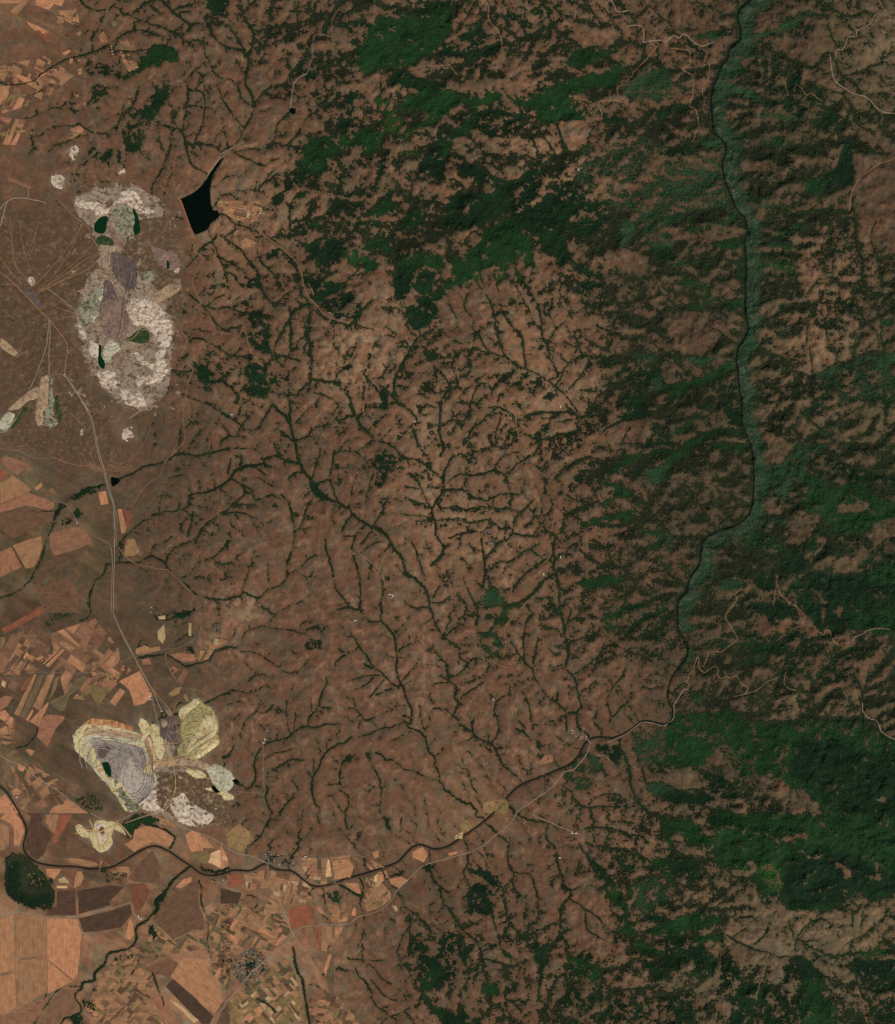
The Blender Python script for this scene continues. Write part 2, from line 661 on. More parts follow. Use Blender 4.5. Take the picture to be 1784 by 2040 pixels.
2b 168,82 160,90 152,96 144,100 144,110
1.5b 164,104 168,100
3 148,126 150,134 154,142 160,150 166,156 170,163
2.5 144,140 150,141
2.5 144,154 152,155
"""

RIVER = """
@03 66,0 61,4 57,8 56,14 59,20 59,30 55,33 50,37 49,42 49,45 44,50 42,56 40,62 37,68 36,74 36,82 37,90 37,98 39,103 44,107 48,112 47,118 45,124 45,130 46,138 49,145 52,152
@13 53,0 55,5 59,10 62,12 63,18 65,24 62,28 62,36 63,46 63,56 62,64 63,72 62,80 63,90 65,96 64,102 60,109 57,112 56,118 55,124 57,130 57,138 58,146
@23 60,0 59,12 61,20 64,27 67,34 68,42 69,50 69,60 69,70 68,78 66,86 62,92 54,96 46,98 38,101 32,105 28,110 28,118 28,124 24,130 20,135 18,142 16,148 12,152
@33 10,0 10,10 10,20 14,28 18,34 18,40 14,47 8,54 4,62 2,70 3,76 6,81 7,86 6,91 2,95
@32 166,93 158,91 152,93 147,98 140,102 132,105 126,104 118,104 112,107 109,112 106,119 98,126 88,130 78,134 68,138 60,141 52,149 46,156
@42 38,2 32,7 24,13 16,18 8,24
@41 172,27 164,28 158,25 153,24 148,26 143,31 138,37 132,40 122,43 110,47 98,50 88,54 77,57 70,56 64,52 59,47 54,44 46,44 41,43 36,39 33,39 28,42 22,45 16,44 8,44
@40 178,45 168,48 160,48 154,46 148,41 140,36 132,30 124,26 118,25 110,28 102,33 94,38 86,42 76,43 68,43 58,41 46,41 36,40 28,38 22,34 19,30 18,24 20,18 21,12 18,5
@30 11,156 8,150 4,145 0,142 -4,138
"""
# woods: species letter + percent cover.  d dark oak, D near-black pine, m mid green, b bright fresh green, t teal slope wood, o olive marsh, x = open ground cut out
WOODS = """
@a
d70 4,590 30,600 62,640 112,690 96,702 44,664 4,625
o55 120,500 150,490 150,520 125,530
o50 150,560 190,545 190,575 160,590
d45 60,760 75,800 60,830 45,800
@00
m97 118,37 127,34 134,37 140,43 138,48 128,49 118,52 108,57 95,63 94,60 104,55 110,51 108,46 112,42
d90 115,73 122,71 129,74 126,80 122,88 118,95 113,97 111,90 111,84 117,83
d55 64,50 76,48 92,56 96,62 84,60 70,60
d55 95,88 111,86 114,98 112,106 106,112 98,112 94,100
d85 98,112 108,110 107,117 97,118
d92 68,114 74,114 78,118 70,124 68,128 60,129 62,125 68,122
D75 78,117 90,113 95,118 92,126 84,130 76,122
d70 54,80 58,78 58,84 60,88 56,87
d60 69,66 82,66 82,74 76,78 72,72
d60 120,62 130,64 130,72 122,72 118,68
d40 174,4 178,4 178,30 175,30
d85 158,0 178,0 178,6 168,10 162,8 156,10
m60 24,114 32,114 30,118 22,118
d50 40,88 46,96 34,94
@01
m97 104,48 106,36 112,28 118,18 127,10 136,16 143,8 150,12 160,9 170,4 178,0 178,28 168,36 158,44 150,48 146,53 130,52 118,56 105,54
d70 96,10 112,8 118,20 104,34 94,28
d55 150,0 178,0 168,6 152,14
m60 84,34 88,42 98,50 104,54 92,52 86,46
D97 100,71 108,70 104,78 102,88 100,96 98,104 92,108 91,96 92,84 96,76
m93 65,104 80,106 90,104 100,103 112,99 122,100 126,106 120,116 116,119 108,118 100,112 92,114 90,120 86,126 80,132 75,136 66,130 58,134 52,138 60,128 64,120 66,112
d70 50,140 56,132 62,126 70,130 66,138 54,144 46,150 44,148
d60 56,112 62,116 60,126 56,124
d88 131,57 140,55 150,60 160,62 168,66 178,69 178,74 166,72 150,70 141,68 131,66
m96 141,74 150,72 160,70 178,70 178,90 168,92 160,98 150,103 143,110 138,106 148,98 158,92 160,88 150,84 141,86 139,80
D93 160,112 170,102 178,98 178,120 172,128 168,140 160,136 152,131 153,124 160,118
d75 126,150 130,146 133,152 133,163 115,163 122,156
m88 59,150 66,148 70,150 64,155 60,154
d45 86,128 128,124 132,146 110,158 88,160
d60 72,72 90,62 92,76 78,84
d60 56,50 72,46 78,62 60,62
b50 128,90 140,90 138,104 126,102
d55 40,140 50,142 52,158 66,162 40,163
d50 94,88 104,92 112,96 104,104 98,100
x 100,60 128,56 130,72 116,76 110,66
@02
m95 57,76 64,75 72,74 80,69 90,64 100,60 110,59 122,56 132,52 138,51 142,54 138,60 136,66 130,69 122,68 112,69 104,74 100,80 104,84 110,92 108,96 100,96 95,93 86,94 75,95 73,90 70,84 62,82 58,80
m95 96,44 104,40 112,39 120,40 130,36 138,35 134,41 126,45 118,49 108,51 96,52 94,50
d80 0,34 10,30 20,24 26,14 32,14 32,22 34,30 44,34 46,40 36,44 28,46 24,50 14,46 8,42 0,42
m96 46,70 36,72 28,75 14,74 0,70 0,88 10,82 20,78 24,84 22,90 14,96 6,106 0,112 0,125 6,118 12,108 20,104 26,96 28,86 34,80 46,76
d60 56,76 66,88 62,98 50,104 40,110 28,106 24,98 28,86 40,78
d93 0,160 10,150 20,150 34,148 44,144 52,140 60,138 66,132 76,131 84,130 80,135 70,137 62,143 56,150 48,156 36,160 30,163 0,163
d88 12,130 20,126 34,134 50,138 50,142 36,142 22,139
t75 138,66 146,62 150,58 156,54 165,54 178,54 178,76 168,77 158,78 148,76 140,72
D92 126,88 134,92 144,94 143,97 134,96 124,92
m85 160,92 168,87 178,84 178,88 170,92 162,95
t45 110,112 125,110 150,104 165,112 178,112 178,163 140,163 120,150 104,140 106,125
d45 44,0 100,0 90,18 70,28 60,26 46,20
D70 68,62 76,60 82,66 78,70 72,68
d60 100,82 120,80 128,88 110,92
x 44,46 60,44 70,52 76,60 64,68 52,60 46,54
x 74,98 104,94 120,90 126,96 118,110 100,112 88,100
x 100,28 130,22 140,30 128,36 110,36
d80 56,145 70,138 76,142 74,150 66,163 50,163 54,154
d75 78,150 96,140 112,150 110,163 76,163
@03
t96 66,0 82,0 80,5 72,9 62,12 58,14 58,9
t88 60,29 70,25 82,22 92,18 98,13 108,9 116,8 112,12 104,16 100,22 92,25 82,26 72,30 66,36 56,39 50,41 52,36
t92 20,27 30,25 44,25 52,28 48,31 36,31 26,30
t80 8,23 18,20 16,25 8,25
t92 50,42 60,40 74,41 77,44 66,45 56,46 50,45
m85 46,48 56,49 66,50 62,56 56,58 52,60 44,60 43,56
t93 40,66 50,64 60,66 70,70 74,76 72,80 64,76 56,72 46,72 44,78 42,84 38,84 37,74
t65 38,86 44,84 50,90 52,98 46,104 38,102 37,92
t85 76,84 88,82 100,84 104,88 98,94 88,92 76,92
d88 96,56 106,56 106,62 102,70 96,70
d60 78,66 130,70 130,85 110,90 78,88
D95 138,106 144,110 146,120 150,130 148,142 140,146 130,142 120,146 118,138 126,132 134,128 136,118
d75 118,98 124,90 130,86 138,88 140,96 134,104 126,104
t88 28,108 36,106 42,107 45,110 40,114 32,114 26,110
d85 0,84 14,80 22,78 26,76 24,80 14,84 0,88
t75 44,112 50,114 56,118 66,124 60,126 54,122 50,124 46,120
t60 44,130 56,132 60,140 52,144 48,140
m85 45,106 54,103 64,104 70,108 80,106 96,107 100,111 90,112 78,112 66,108 56,106
d65 0,113 20,112 22,118 14,128 0,130
t60 0,128 40,118 44,140 52,160 20,163 0,163
m85 106,140 118,136 124,142 124,148 112,150
m75 60,150 80,154 90,160 70,163 58,160
d85 158,138 164,139 160,142
m65 168,156 178,150 178,163 168,163
x 64,10 80,8 94,4 94,14 80,20 66,24 62,16
x 84,34 96,30 130,32 136,40 124,42 116,46 104,44 94,40
x 106,52 116,54 140,70 134,72 118,66 108,60
x 96,118 110,118 112,124 104,128 96,124
x 142,92 178,110 178,120 158,110 146,104
x 60,124 76,126 76,132 62,134
x 146,120 178,120 178,163 148,163
@10
d90 151,127 158,127 165,132 170,138 178,143 168,140 160,142 154,138 152,132
d50 60,58 74,62 78,74 70,80 62,72
m60 44,70 52,72 60,78 50,78
d50 130,78 142,84 140,96 132,90
d50 4,76 26,92 38,104 36,112 20,96 4,82
@11
m93 58,30 66,32 74,31 82,29 88,29 94,33 102,38 108,37 114,32 122,29 130,30 131,38 128,42 122,36 114,38 112,44 120,46 121,52 116,56 110,54 109,48 102,50 96,46 90,46 82,48 76,50 70,48 68,40 64,36
D96 76,32 90,30 96,38 92,46 80,50 70,46 68,38
m90 137,42 144,39 154,40 168,41 174,45 172,50 160,52 150,52 144,58 138,56
d93 137,56 148,56 158,52 166,54 164,62 162,70 156,74 148,68 142,76 138,78 133,70
d96 146,92 152,80 158,76 166,76 168,86 163,92 162,98 152,101 148,102
d85 140,88 148,80 156,74 166,68 174,62 178,56 178,66 172,74 168,84 160,90 150,92
d95 64,60 72,60 82,60 92,60 96,64 92,70 84,74 78,78 72,76 66,70
D75 76,80 84,76 96,72 104,74 108,80 108,88 104,94 94,92 84,86 80,82
m90 62,18 72,16 78,18 76,21 64,21
d70 80,10 90,4 96,2 92,8 86,14
d92 20,60 28,61 33,66 30,70 24,68 20,65
d85 20,92 26,86 32,84 33,88 28,92 22,94
d62 24,94 36,96 40,104 38,120 28,118 22,110
d95 20,120 26,124 34,128 34,136 40,146 34,152 30,154 20,150 18,146 26,142 20,138 19,130
d85 36,138 44,134 50,134 48,140 40,142
m88 108,12 118,8 128,0 134,0 134,8 126,12 116,16
d50 98,14 118,12 130,20 124,28 110,26
m85 142,12 150,6 160,4 158,14 150,22 140,22
d92 170,10 178,8 178,22 172,18
d88 124,146 128,142 128,163 124,163
d60 158,108 168,112 166,124 158,120
d60 34,40 44,36 46,40 38,46
x 120,52 128,46 134,60 130,80 120,96 106,72 98,62 106,56
x 56,36 64,36 66,44 60,48
x 60,80 88,100 86,130 72,130 72,100
d45 60,4 80,4 80,12 64,12
d80 160,146 166,144 166,150
@12
m98 0,70 6,60 8,50 10,44 18,40 24,36 28,28 34,22 42,17 50,15 58,11 64,14 62,20 66,26 70,30 72,36 71,40 74,48 73,53 68,50 60,47 52,48 50,53 44,50 40,48 38,54 30,52 25,58 20,65 12,66 6,70
d97 56,10 66,8 76,0 96,0 102,8 98,16 94,24 98,34 100,40 97,48 96,54 92,50 90,44 82,42 78,38 76,30 70,28 66,24 60,18
d94 0,12 10,10 24,8 34,4 36,0 56,0 52,8 44,12 36,14 24,20 14,21 4,18
d75 100,0 130,0 130,10 124,20 116,26 108,32 102,28 100,12
t95 132,28 136,20 142,14 150,20 150,26 144,30 142,37 134,34
t60 140,0 178,0 178,30 160,30 150,16
t85 154,30 166,32 178,30 178,36 164,36
d70 160,36 178,36 178,50 166,46
b80 25,58 28,58 30,66 26,64
b80 12,70 14,70 18,80 17,84
b70 42,52 50,54 48,60 42,60
d90 46,84 54,84 50,92 48,88
t92 146,119 158,118 168,121 166,124 156,122 148,123
d60 126,120 140,126 150,124 142,132 128,140 124,132
d65 140,128 168,128 170,134 150,144 140,140
d88 140,152 150,146 156,140 164,132 170,128 172,134 164,142 158,150 152,158 148,163 138,163
t88 160,140 168,134 172,138 170,148 162,148
d60 106,50 126,50 126,68 112,82 106,68
D42 42,134 66,132 80,140 84,150 64,148 48,146
D70 76,146 84,148 84,152 78,152
d50 54,54 72,54 72,66 58,66
x 0,72 24,66 28,60 34,58 44,66 44,84 36,90 20,110 0,110
x 126,38 142,38 160,42 158,56 128,52
x 72,40 88,46 92,56 74,62
x 130,150 138,146 134,163 128,163
@13
t95 64,24 70,24 76,30 90,32 100,34 104,38 96,38 84,36 78,32 70,30 66,30 64,36
t88 64,44 74,46 84,44 94,48 104,52 104,56 94,54 84,52 74,58 72,66 72,80 76,84 72,90 66,92 64,80
t82 62,110 70,102 74,96 76,104 74,112 70,118 62,124 60,130 66,140 70,150 66,152 60,146 57,130 56,118
t85 62,145 72,145 72,163 60,163
m90 0,10 10,11 20,13 24,17 34,18 44,15 50,9 57,10 60,14 52,16 48,20 38,21 28,25 18,24 10,27 0,31 0,26 14,22 24,20 14,15 0,17
m90 40,29 50,31 60,30 62,36 54,38 46,36 38,34
m88 0,46 10,45 20,48 28,46 36,50 34,54 26,49 18,51 8,50
m85 12,66 20,61 28,62 34,66 40,74 42,78 36,78 24,84 12,83 22,80 32,76 34,70 26,66 18,66 8,74
m90 46,78 56,76 62,76 60,82 54,86 48,86
t92 8,122 18,120 28,119 36,119 44,118 40,122 34,124 28,128 18,126 10,126
m88 0,144 10,140 22,137 32,136 40,130 46,124 54,122 56,128 48,134 36,140 24,144 14,150 4,152
d75 40,136 56,138 58,150 48,150
d85 52,44 62,42 62,64 56,62
m88 74,40 82,42 88,47 96,50 104,54 98,56
m75 98,20 106,16 110,20 104,26 98,28 88,30 84,26
d65 122,24 128,28 128,40 122,48 118,44 122,34
d50 134,22 146,26 146,36 138,44 132,40
t78 116,134 130,128 142,126 156,118 166,120 174,116 178,118 178,126 168,128 158,122 150,126 136,132 124,138 118,138
t50 118,140 178,124 178,163 118,163
m75 166,90 178,90 178,96 170,98
d55 132,76 146,76 146,92 132,90
x 150,0 178,0 178,40 168,30 156,40 150,20
x 104,44 118,44 118,70 106,70
x 96,110 112,96 124,100 128,120 116,130 104,120
x 0,88 26,84 48,92 50,100 30,120 8,116
x 0,20 34,26 60,24 58,28 30,32 8,30
@20
D94 61,69 70,66 75,67 70,71 62,74 54,76 50,80 46,86 44,92 42,95 42,88 46,80 54,73
m95 54,86 60,83 64,86 62,90 58,91
d75 172,108 178,106 178,112 174,112
D60 46,92 54,90 58,93 48,97
m60 93,104 96,110 94,116
@21
d60 30,20 36,22 38,26 32,25
d75 46,22 50,24 54,28 50,27
D96 68,58 74,62 80,70 84,76 78,76 72,70 68,65
D90 118,96 126,99 130,104 124,101
d50 86,42 92,44 92,52 86,52
D80 118,36 124,34 132,38 136,44 130,48 120,46
d60 118,48 130,48 130,58 124,68 118,62 120,54
d90 146,20 150,24 150,28
d80 122,0 134,0 130,8 128,12 126,6
d60 79,9 83,9 82,18 80,22
d85 66,88 70,86 72,90 68,92
D96 16,65 22,68 25,71 21,72 18,69
m75 2,110 8,106 10,98 4,104
d50 84,88 92,88 90,94 84,94
@22
D60 44,28 50,24 54,20 52,28 46,30
d85 34,128 38,130 37,136 34,138
t85 30,150 38,143 46,142 50,148 48,156 40,160 30,155
D60 72,22 80,18 88,17 88,22 80,26 76,32 72,30
D45 84,24 104,22 104,32 88,32
D60 58,2 70,2 68,6 60,6
d85 134,0 160,0 160,12 140,14 136,8
m93 128,56 134,48 142,44 150,40 156,37 150,46 142,50 134,56
m75 95,52 102,48 108,46 102,51
m95 120,63 128,60 136,64 142,68 150,70 152,72 146,74 138,74 130,78 124,81 121,80 126,76 132,74 136,70 134,66 124,66
m85 100,86 106,83 112,80 108,84
m93 104,96 110,94 116,90 126,88 134,86 140,85 140,90 132,92 122,93 112,96
m93 140,86 146,82 152,76 150,86 144,94 140,98
t80 156,62 160,52 168,50 178,48 178,60 166,64
d70 150,52 158,50 156,62 152,64
d65 160,12 178,16 178,48 164,46 156,36 160,30
m95 104,138 114,135 126,134 140,133 142,135 134,140 124,143 116,146 108,142
t55 156,100 168,96 178,104 178,130 166,120 158,112
d55 98,104 112,112 122,118 116,110 104,106
d65 86,56 92,56 92,62 86,62
d45 96,60 108,54 116,62 110,72 104,68
x 124,22 136,14 160,14 162,28 144,32 126,34
x 96,98 140,98 150,102 110,104
@23
t60 63,0 70,8 74,16 68,20 64,12
m93 0,42 10,38 16,30 26,27 36,23 46,23 58,22 62,26 54,28 46,27 36,28 30,32 22,36 16,42 6,50
m85 30,33 44,32 56,32 62,33 66,40 54,38 40,36
m88 2,24 10,20 20,14 28,7 32,2 40,0 30,8 22,16 12,24 6,28
d75 44,0 60,0 60,20 50,20 44,12
t96 70,48 78,52 86,52 92,48 98,46 104,50 110,54 114,60 106,62 98,58 98,66 94,74 88,76 84,66 80,62 72,60 70,56
t90 94,45 100,38 106,32 112,35 120,33 130,30 122,36 116,42 110,48 102,44
m93 108,56 114,56 120,62 128,68 134,66 144,62 156,64 160,72 170,76 178,78 178,90 168,92 160,98 150,102 140,104 130,100 124,92 118,86 112,84 106,80 108,72 112,68 108,62
t85 66,92 70,90 80,92 94,90 96,94 84,94 76,98 66,98 56,98 46,102 38,106 32,110 30,116 36,112 42,106 58,100
m82 60,98 70,102 82,104 92,112 94,116 84,118 76,116 66,112 58,106
t60 28,120 34,112 44,118 40,128 30,132 24,134
t70 46,140 56,138 64,142 58,146 46,148 38,146
t90 14,152 22,146 26,152 24,158 14,162
D92 88,128 92,120 100,114 108,120 114,128 108,132 98,132 88,130
m88 102,118 110,112 118,104 124,98 126,102 118,110 110,120
D93 108,134 120,132 130,134 150,134 158,130 166,128 174,124 178,122 178,163 160,163 150,156 138,160 128,156 120,148 112,142
m93 150,136 166,130 178,124 178,140 164,142 154,140
d65 74,134 100,130 112,144 120,163 84,163 70,150
d55 130,118 150,110 178,104 178,118 160,128 140,128
d65 114,42 134,46 150,54 178,60 178,66 150,62 130,54
d85 168,0 174,0 173,12 168,12
m60 104,8 112,4 114,12 108,14
t60 124,20 140,16 130,28 122,28
x 82,68 90,84 94,88 80,88 70,87 72,80
x 94,94 112,92 120,94 108,110 98,112 94,104
x 110,122 122,104 126,104 126,110 114,126
x 130,128 136,118 148,118 152,128 146,133 134,132
x 156,126 162,126 162,131 156,131
x 132,80 142,80 158,78 160,82 146,86 134,86
x 154,104 172,90 178,90 178,104 160,108
x 74,20 86,26 96,34 94,44 84,48 72,46 70,36
@30
d85 120,10 128,10 136,6 146,5 152,6 148,10 140,12 130,14 122,14
d90 146,35 150,36 149,40 145,39
o65 36,14 44,8 50,4 58,5 56,10 46,12 40,18 36,22
D60 106,30 112,28 116,32 112,36 108,36
m50 58,153 70,148 76,152 80,160 70,162
@31
D50 62,22 68,17 76,12 77,18 72,22
D75 76,20 83,18 83,24 78,28 76,24
D60 62,34 68,31 74,30 78,30 78,38 72,34 70,40 66,38
d85 96,118 102,118 102,122 97,123
m92 112,116 115,116 117,121 114,122
d92 133,20 138,20 136,24 133,23
@32
m95 24,32 27,26 34,22 40,17 44,13 47,4 54,2 56,0 66,0 56,4 50,10 50,17 44,20 38,23 30,26 26,32
t60 26,26 44,22 46,38 38,42 28,34
d50 14,0 30,0 40,10 30,18 22,12
d50 80,0 92,0 92,12 82,10
D95 117,87 120,87 121,90 118,92
m70 124,12 140,2 178,0 178,6 150,12 132,20
d50 140,0 178,8 178,44 150,40
t62 146,100 178,98 178,140 150,120 148,108
D85 120,110 128,112 136,112 140,118 136,124 128,122
t55 96,128 108,120 118,112 124,128 120,142 106,144 96,136
t93 160,140 168,138 178,142 178,154 168,152 162,146
d60 158,128 164,122 178,126 178,138 164,136
D55 128,148 136,146 142,152 134,158 126,156
x 126,142 146,144 142,150 126,146
@33
t85 18,28 22,36 22,44 16,50 12,58 10,54 15,46 18,40
d92 64,0 84,0 96,4 92,12 84,14 78,18 70,10
d93 104,0 178,0 178,26 150,22 136,24 124,20 118,28 112,8
m93 140,10 178,4 178,24 150,22
d62 60,22 104,16 112,34 100,44 78,42 60,40
m85 28,34 40,34 56,30 70,28 72,31 58,34 46,36
m82 60,44 70,42 80,34 86,30 80,38 72,46 62,48
d55 90,30 150,34 150,60 100,64 90,60
t93 20,70 28,71 32,76 26,78 20,75
m82 8,86 48,82 70,94 110,92 150,92 178,108 178,163 126,163 108,148 84,136 70,140 60,136 54,124 44,114 40,122 28,128 24,134 10,132 0,130 0,98
m96 70,94 80,95 90,93 100,97 110,104 104,112 84,104 72,104
m95 20,104 34,108 38,116 28,126 20,120
d95 104,108 130,104 150,118 178,114 178,163 130,163 116,146 96,130
d88 0,148 12,146 22,148 30,146 36,150 30,158 14,157 0,154
d60 30,130 60,136 60,150 48,163 36,160
x 42,112 46,118 54,126 62,136 74,134 82,132 92,136 96,142 108,146 118,156 124,163 96,163 92,156 84,150 82,142 72,138 60,138 50,134 40,124 30,128 24,132 28,124 38,118
x 74,10 78,8 80,16 84,18 80,24 76,28 74,24 68,18 70,14
x 90,18 96,14 98,20 92,24
x 104,6 114,10 118,28 112,24 106,18
x 135,0 140,0 138,16 134,12
x 120,0 124,0 124,18 121,16
x 165,152 170,150 171,156 166,157
x 0,128 20,128 28,136 28,144 14,144 4,142 0,140
x 92,118 98,116 86,126 80,128
@40
o92 4,34 10,31 20,34 28,40 34,46 36,50 42,52 42,60 42,70 36,74 28,75 22,72 12,68 6,62 3,56 4,46
m97 92,8 100,3 106,0 116,2 124,4 122,8 112,8 106,11 102,16 100,20 96,13
D94 120,64 126,62 130,58 128,66 124,72 120,78 117,76 119,70
m92 88,110 94,109 92,113 88,114
d85 114,86 118,87 122,96 118,98
m93 99,108 104,112 100,115
D85 6,40 16,38 16,50 14,60 24,66 38,62 42,68 34,74 24,75 12,68 4,58
d55 20,46 34,48 36,56 24,58
d80 54,158 62,156 66,162 56,163
m90 70,136 76,136 74,140
d75 63,144 70,144 76,154 70,154
D88 154,41 162,42 168,43 176,42 178,44 170,47 160,46 154,44
o50 78,46 96,44 98,52 84,54
d60 112,130 117,128 118,136 113,136
@41
m92 95,67 102,70 108,73 104,72
m90 106,14 109,12 110,16 107,22 106,18
D35 8,112 18,106 26,104 34,112 36,120 30,128 20,134 12,128 7,120
D92 20,116 26,114 28,118 24,121 20,119
D40 26,33 36,29 50,34 60,38 56,42 44,42 36,38
d85 125,2 128,4 132,12 130,14 126,8
d60 142,104 150,92 158,98 164,92 160,106 164,114 156,122 144,122 140,116
d92 164,110 178,100 178,128 168,136 160,134 162,124 160,116
m93 162,118 172,122 166,132 160,138 160,146 168,152 178,154 178,158 168,156 160,150 156,142 156,132 152,130
d70 128,48 136,46 144,42 142,47 134,50
D85 154,42 166,40 164,45 156,45
d60 130,84 136,82 134,88
m70 84,60 92,60 92,68 84,66
@42
D78 20,42 30,43 36,45 44,50 48,56 44,60 40,66 40,76 32,78 24,76 21,72 22,64 16,66 22,60 26,52 32,50
D90 70,98 82,100 86,98 80,110 79,122 76,128 74,118 70,108
m85 46,107 52,108 58,115 50,114
d60 0,86 12,92 22,104 28,116 20,130 12,136 0,128
m92 34,132 42,131 46,134 42,142 34,142 30,138
d62 48,132 58,134 64,142 54,142
d93 0,154 12,154 24,156 30,160 28,163 0,163
d50 58,84 66,66 72,84 70,90 64,98 58,96
d60 92,140 104,140 108,156 96,156 92,150
m75 98,112 112,110 120,120 124,132 112,132 100,126
d55 100,134 130,136 130,163 100,163
d60 130,144 156,144 158,160 134,160
d85 108,26 112,34 120,38 128,46 132,54 130,56 122,48 114,38
m95 124,56 130,55 138,58 142,60 144,70 146,80 142,84 140,76 136,68 130,66 126,60
m65 134,30 150,30 160,38 150,48 138,42
m90 160,36 178,34 178,58 170,46 162,40
t62 144,56 166,50 178,60 178,66 160,80 148,80
d60 156,76 178,66 178,84 160,86
m96 156,90 164,88 178,82 178,92 166,94 156,94
m96 150,98 156,98 164,104 178,108 178,112 166,108 154,112 149,106
m92 134,84 142,82 152,84 150,90 146,96 140,94 136,90
d92 152,112 164,116 174,118 178,120 178,126 168,132 156,120
m85 168,2 178,4 178,24 172,20
d60 20,72 30,76 20,80
x 60,46 92,60 92,70 78,76 66,60
x 100,46 124,62 132,72 132,100 144,100 142,112 120,108 100,100
@43
m97 36,0 178,0 178,60 174,66 160,66 150,62 140,66 134,74 110,76 92,72 88,66 82,64 74,66 72,58 68,46 62,44 54,42 42,42 38,36 36,24 38,14
D98 100,30 140,30 178,50 178,64 150,60 138,72 96,70 90,50
b70 76,40 88,40 92,52 86,62 78,56
m90 0,4 20,4 26,6 30,12 36,20 36,28 28,28 16,22 8,16 0,14
d85 0,34 12,34 26,36 28,50 24,54 14,52 0,44
x 66,34 70,34 70,50 64,48
x 84,44 90,48 92,56 90,66 87,62 89,54
x 92,18 104,14 114,16 108,20 94,21
x 124,34 136,40 142,44 147,50 142,50 134,42
x 28,6 32,10 36,20 32,18 28,10
x 163,36 166,38 165,52 163,52
m96 0,84 8,80 20,78 30,76 34,82 40,80 48,82 40,86 34,90 24,90 12,94 4,98 0,98
m85 20,94 36,94 48,92 44,98 34,102 24,100
D93 98,108 104,112 108,110 116,114 118,120 122,124 124,140 128,150 134,152 134,163 104,163 105,148 106,132 102,118
m96 108,128 124,128 126,140 132,150 132,163 108,163
D65 86,118 102,116 104,138 90,140 86,128
d88 60,130 72,134 80,130 82,138 74,146 70,163 50,163 52,140
d60 70,140 104,140 104,163 70,163
D88 46,112 52,114 56,120 60,118 60,128 52,130 42,136 38,140 34,150 26,154 22,152 30,146 36,136 42,126 46,118
d88 0,94 12,96 20,104 30,102 38,112 42,118 40,124 34,128 20,126 10,124 0,120
d65 0,140 20,140 24,156 22,163 0,163
D90 142,118 150,112 160,114 178,112 178,132 164,130 152,132 146,126
d70 158,134 178,130 178,163 164,160 158,146
b50 150,106 170,104 170,112 152,112
x 12,120 22,112 26,118 20,122
x 30,100 44,98 46,112 42,136 30,150 24,148 30,130 40,124 40,112
x 50,80 76,76 92,78 96,110 92,128 84,126 80,118 60,118 50,110 48,100
"""

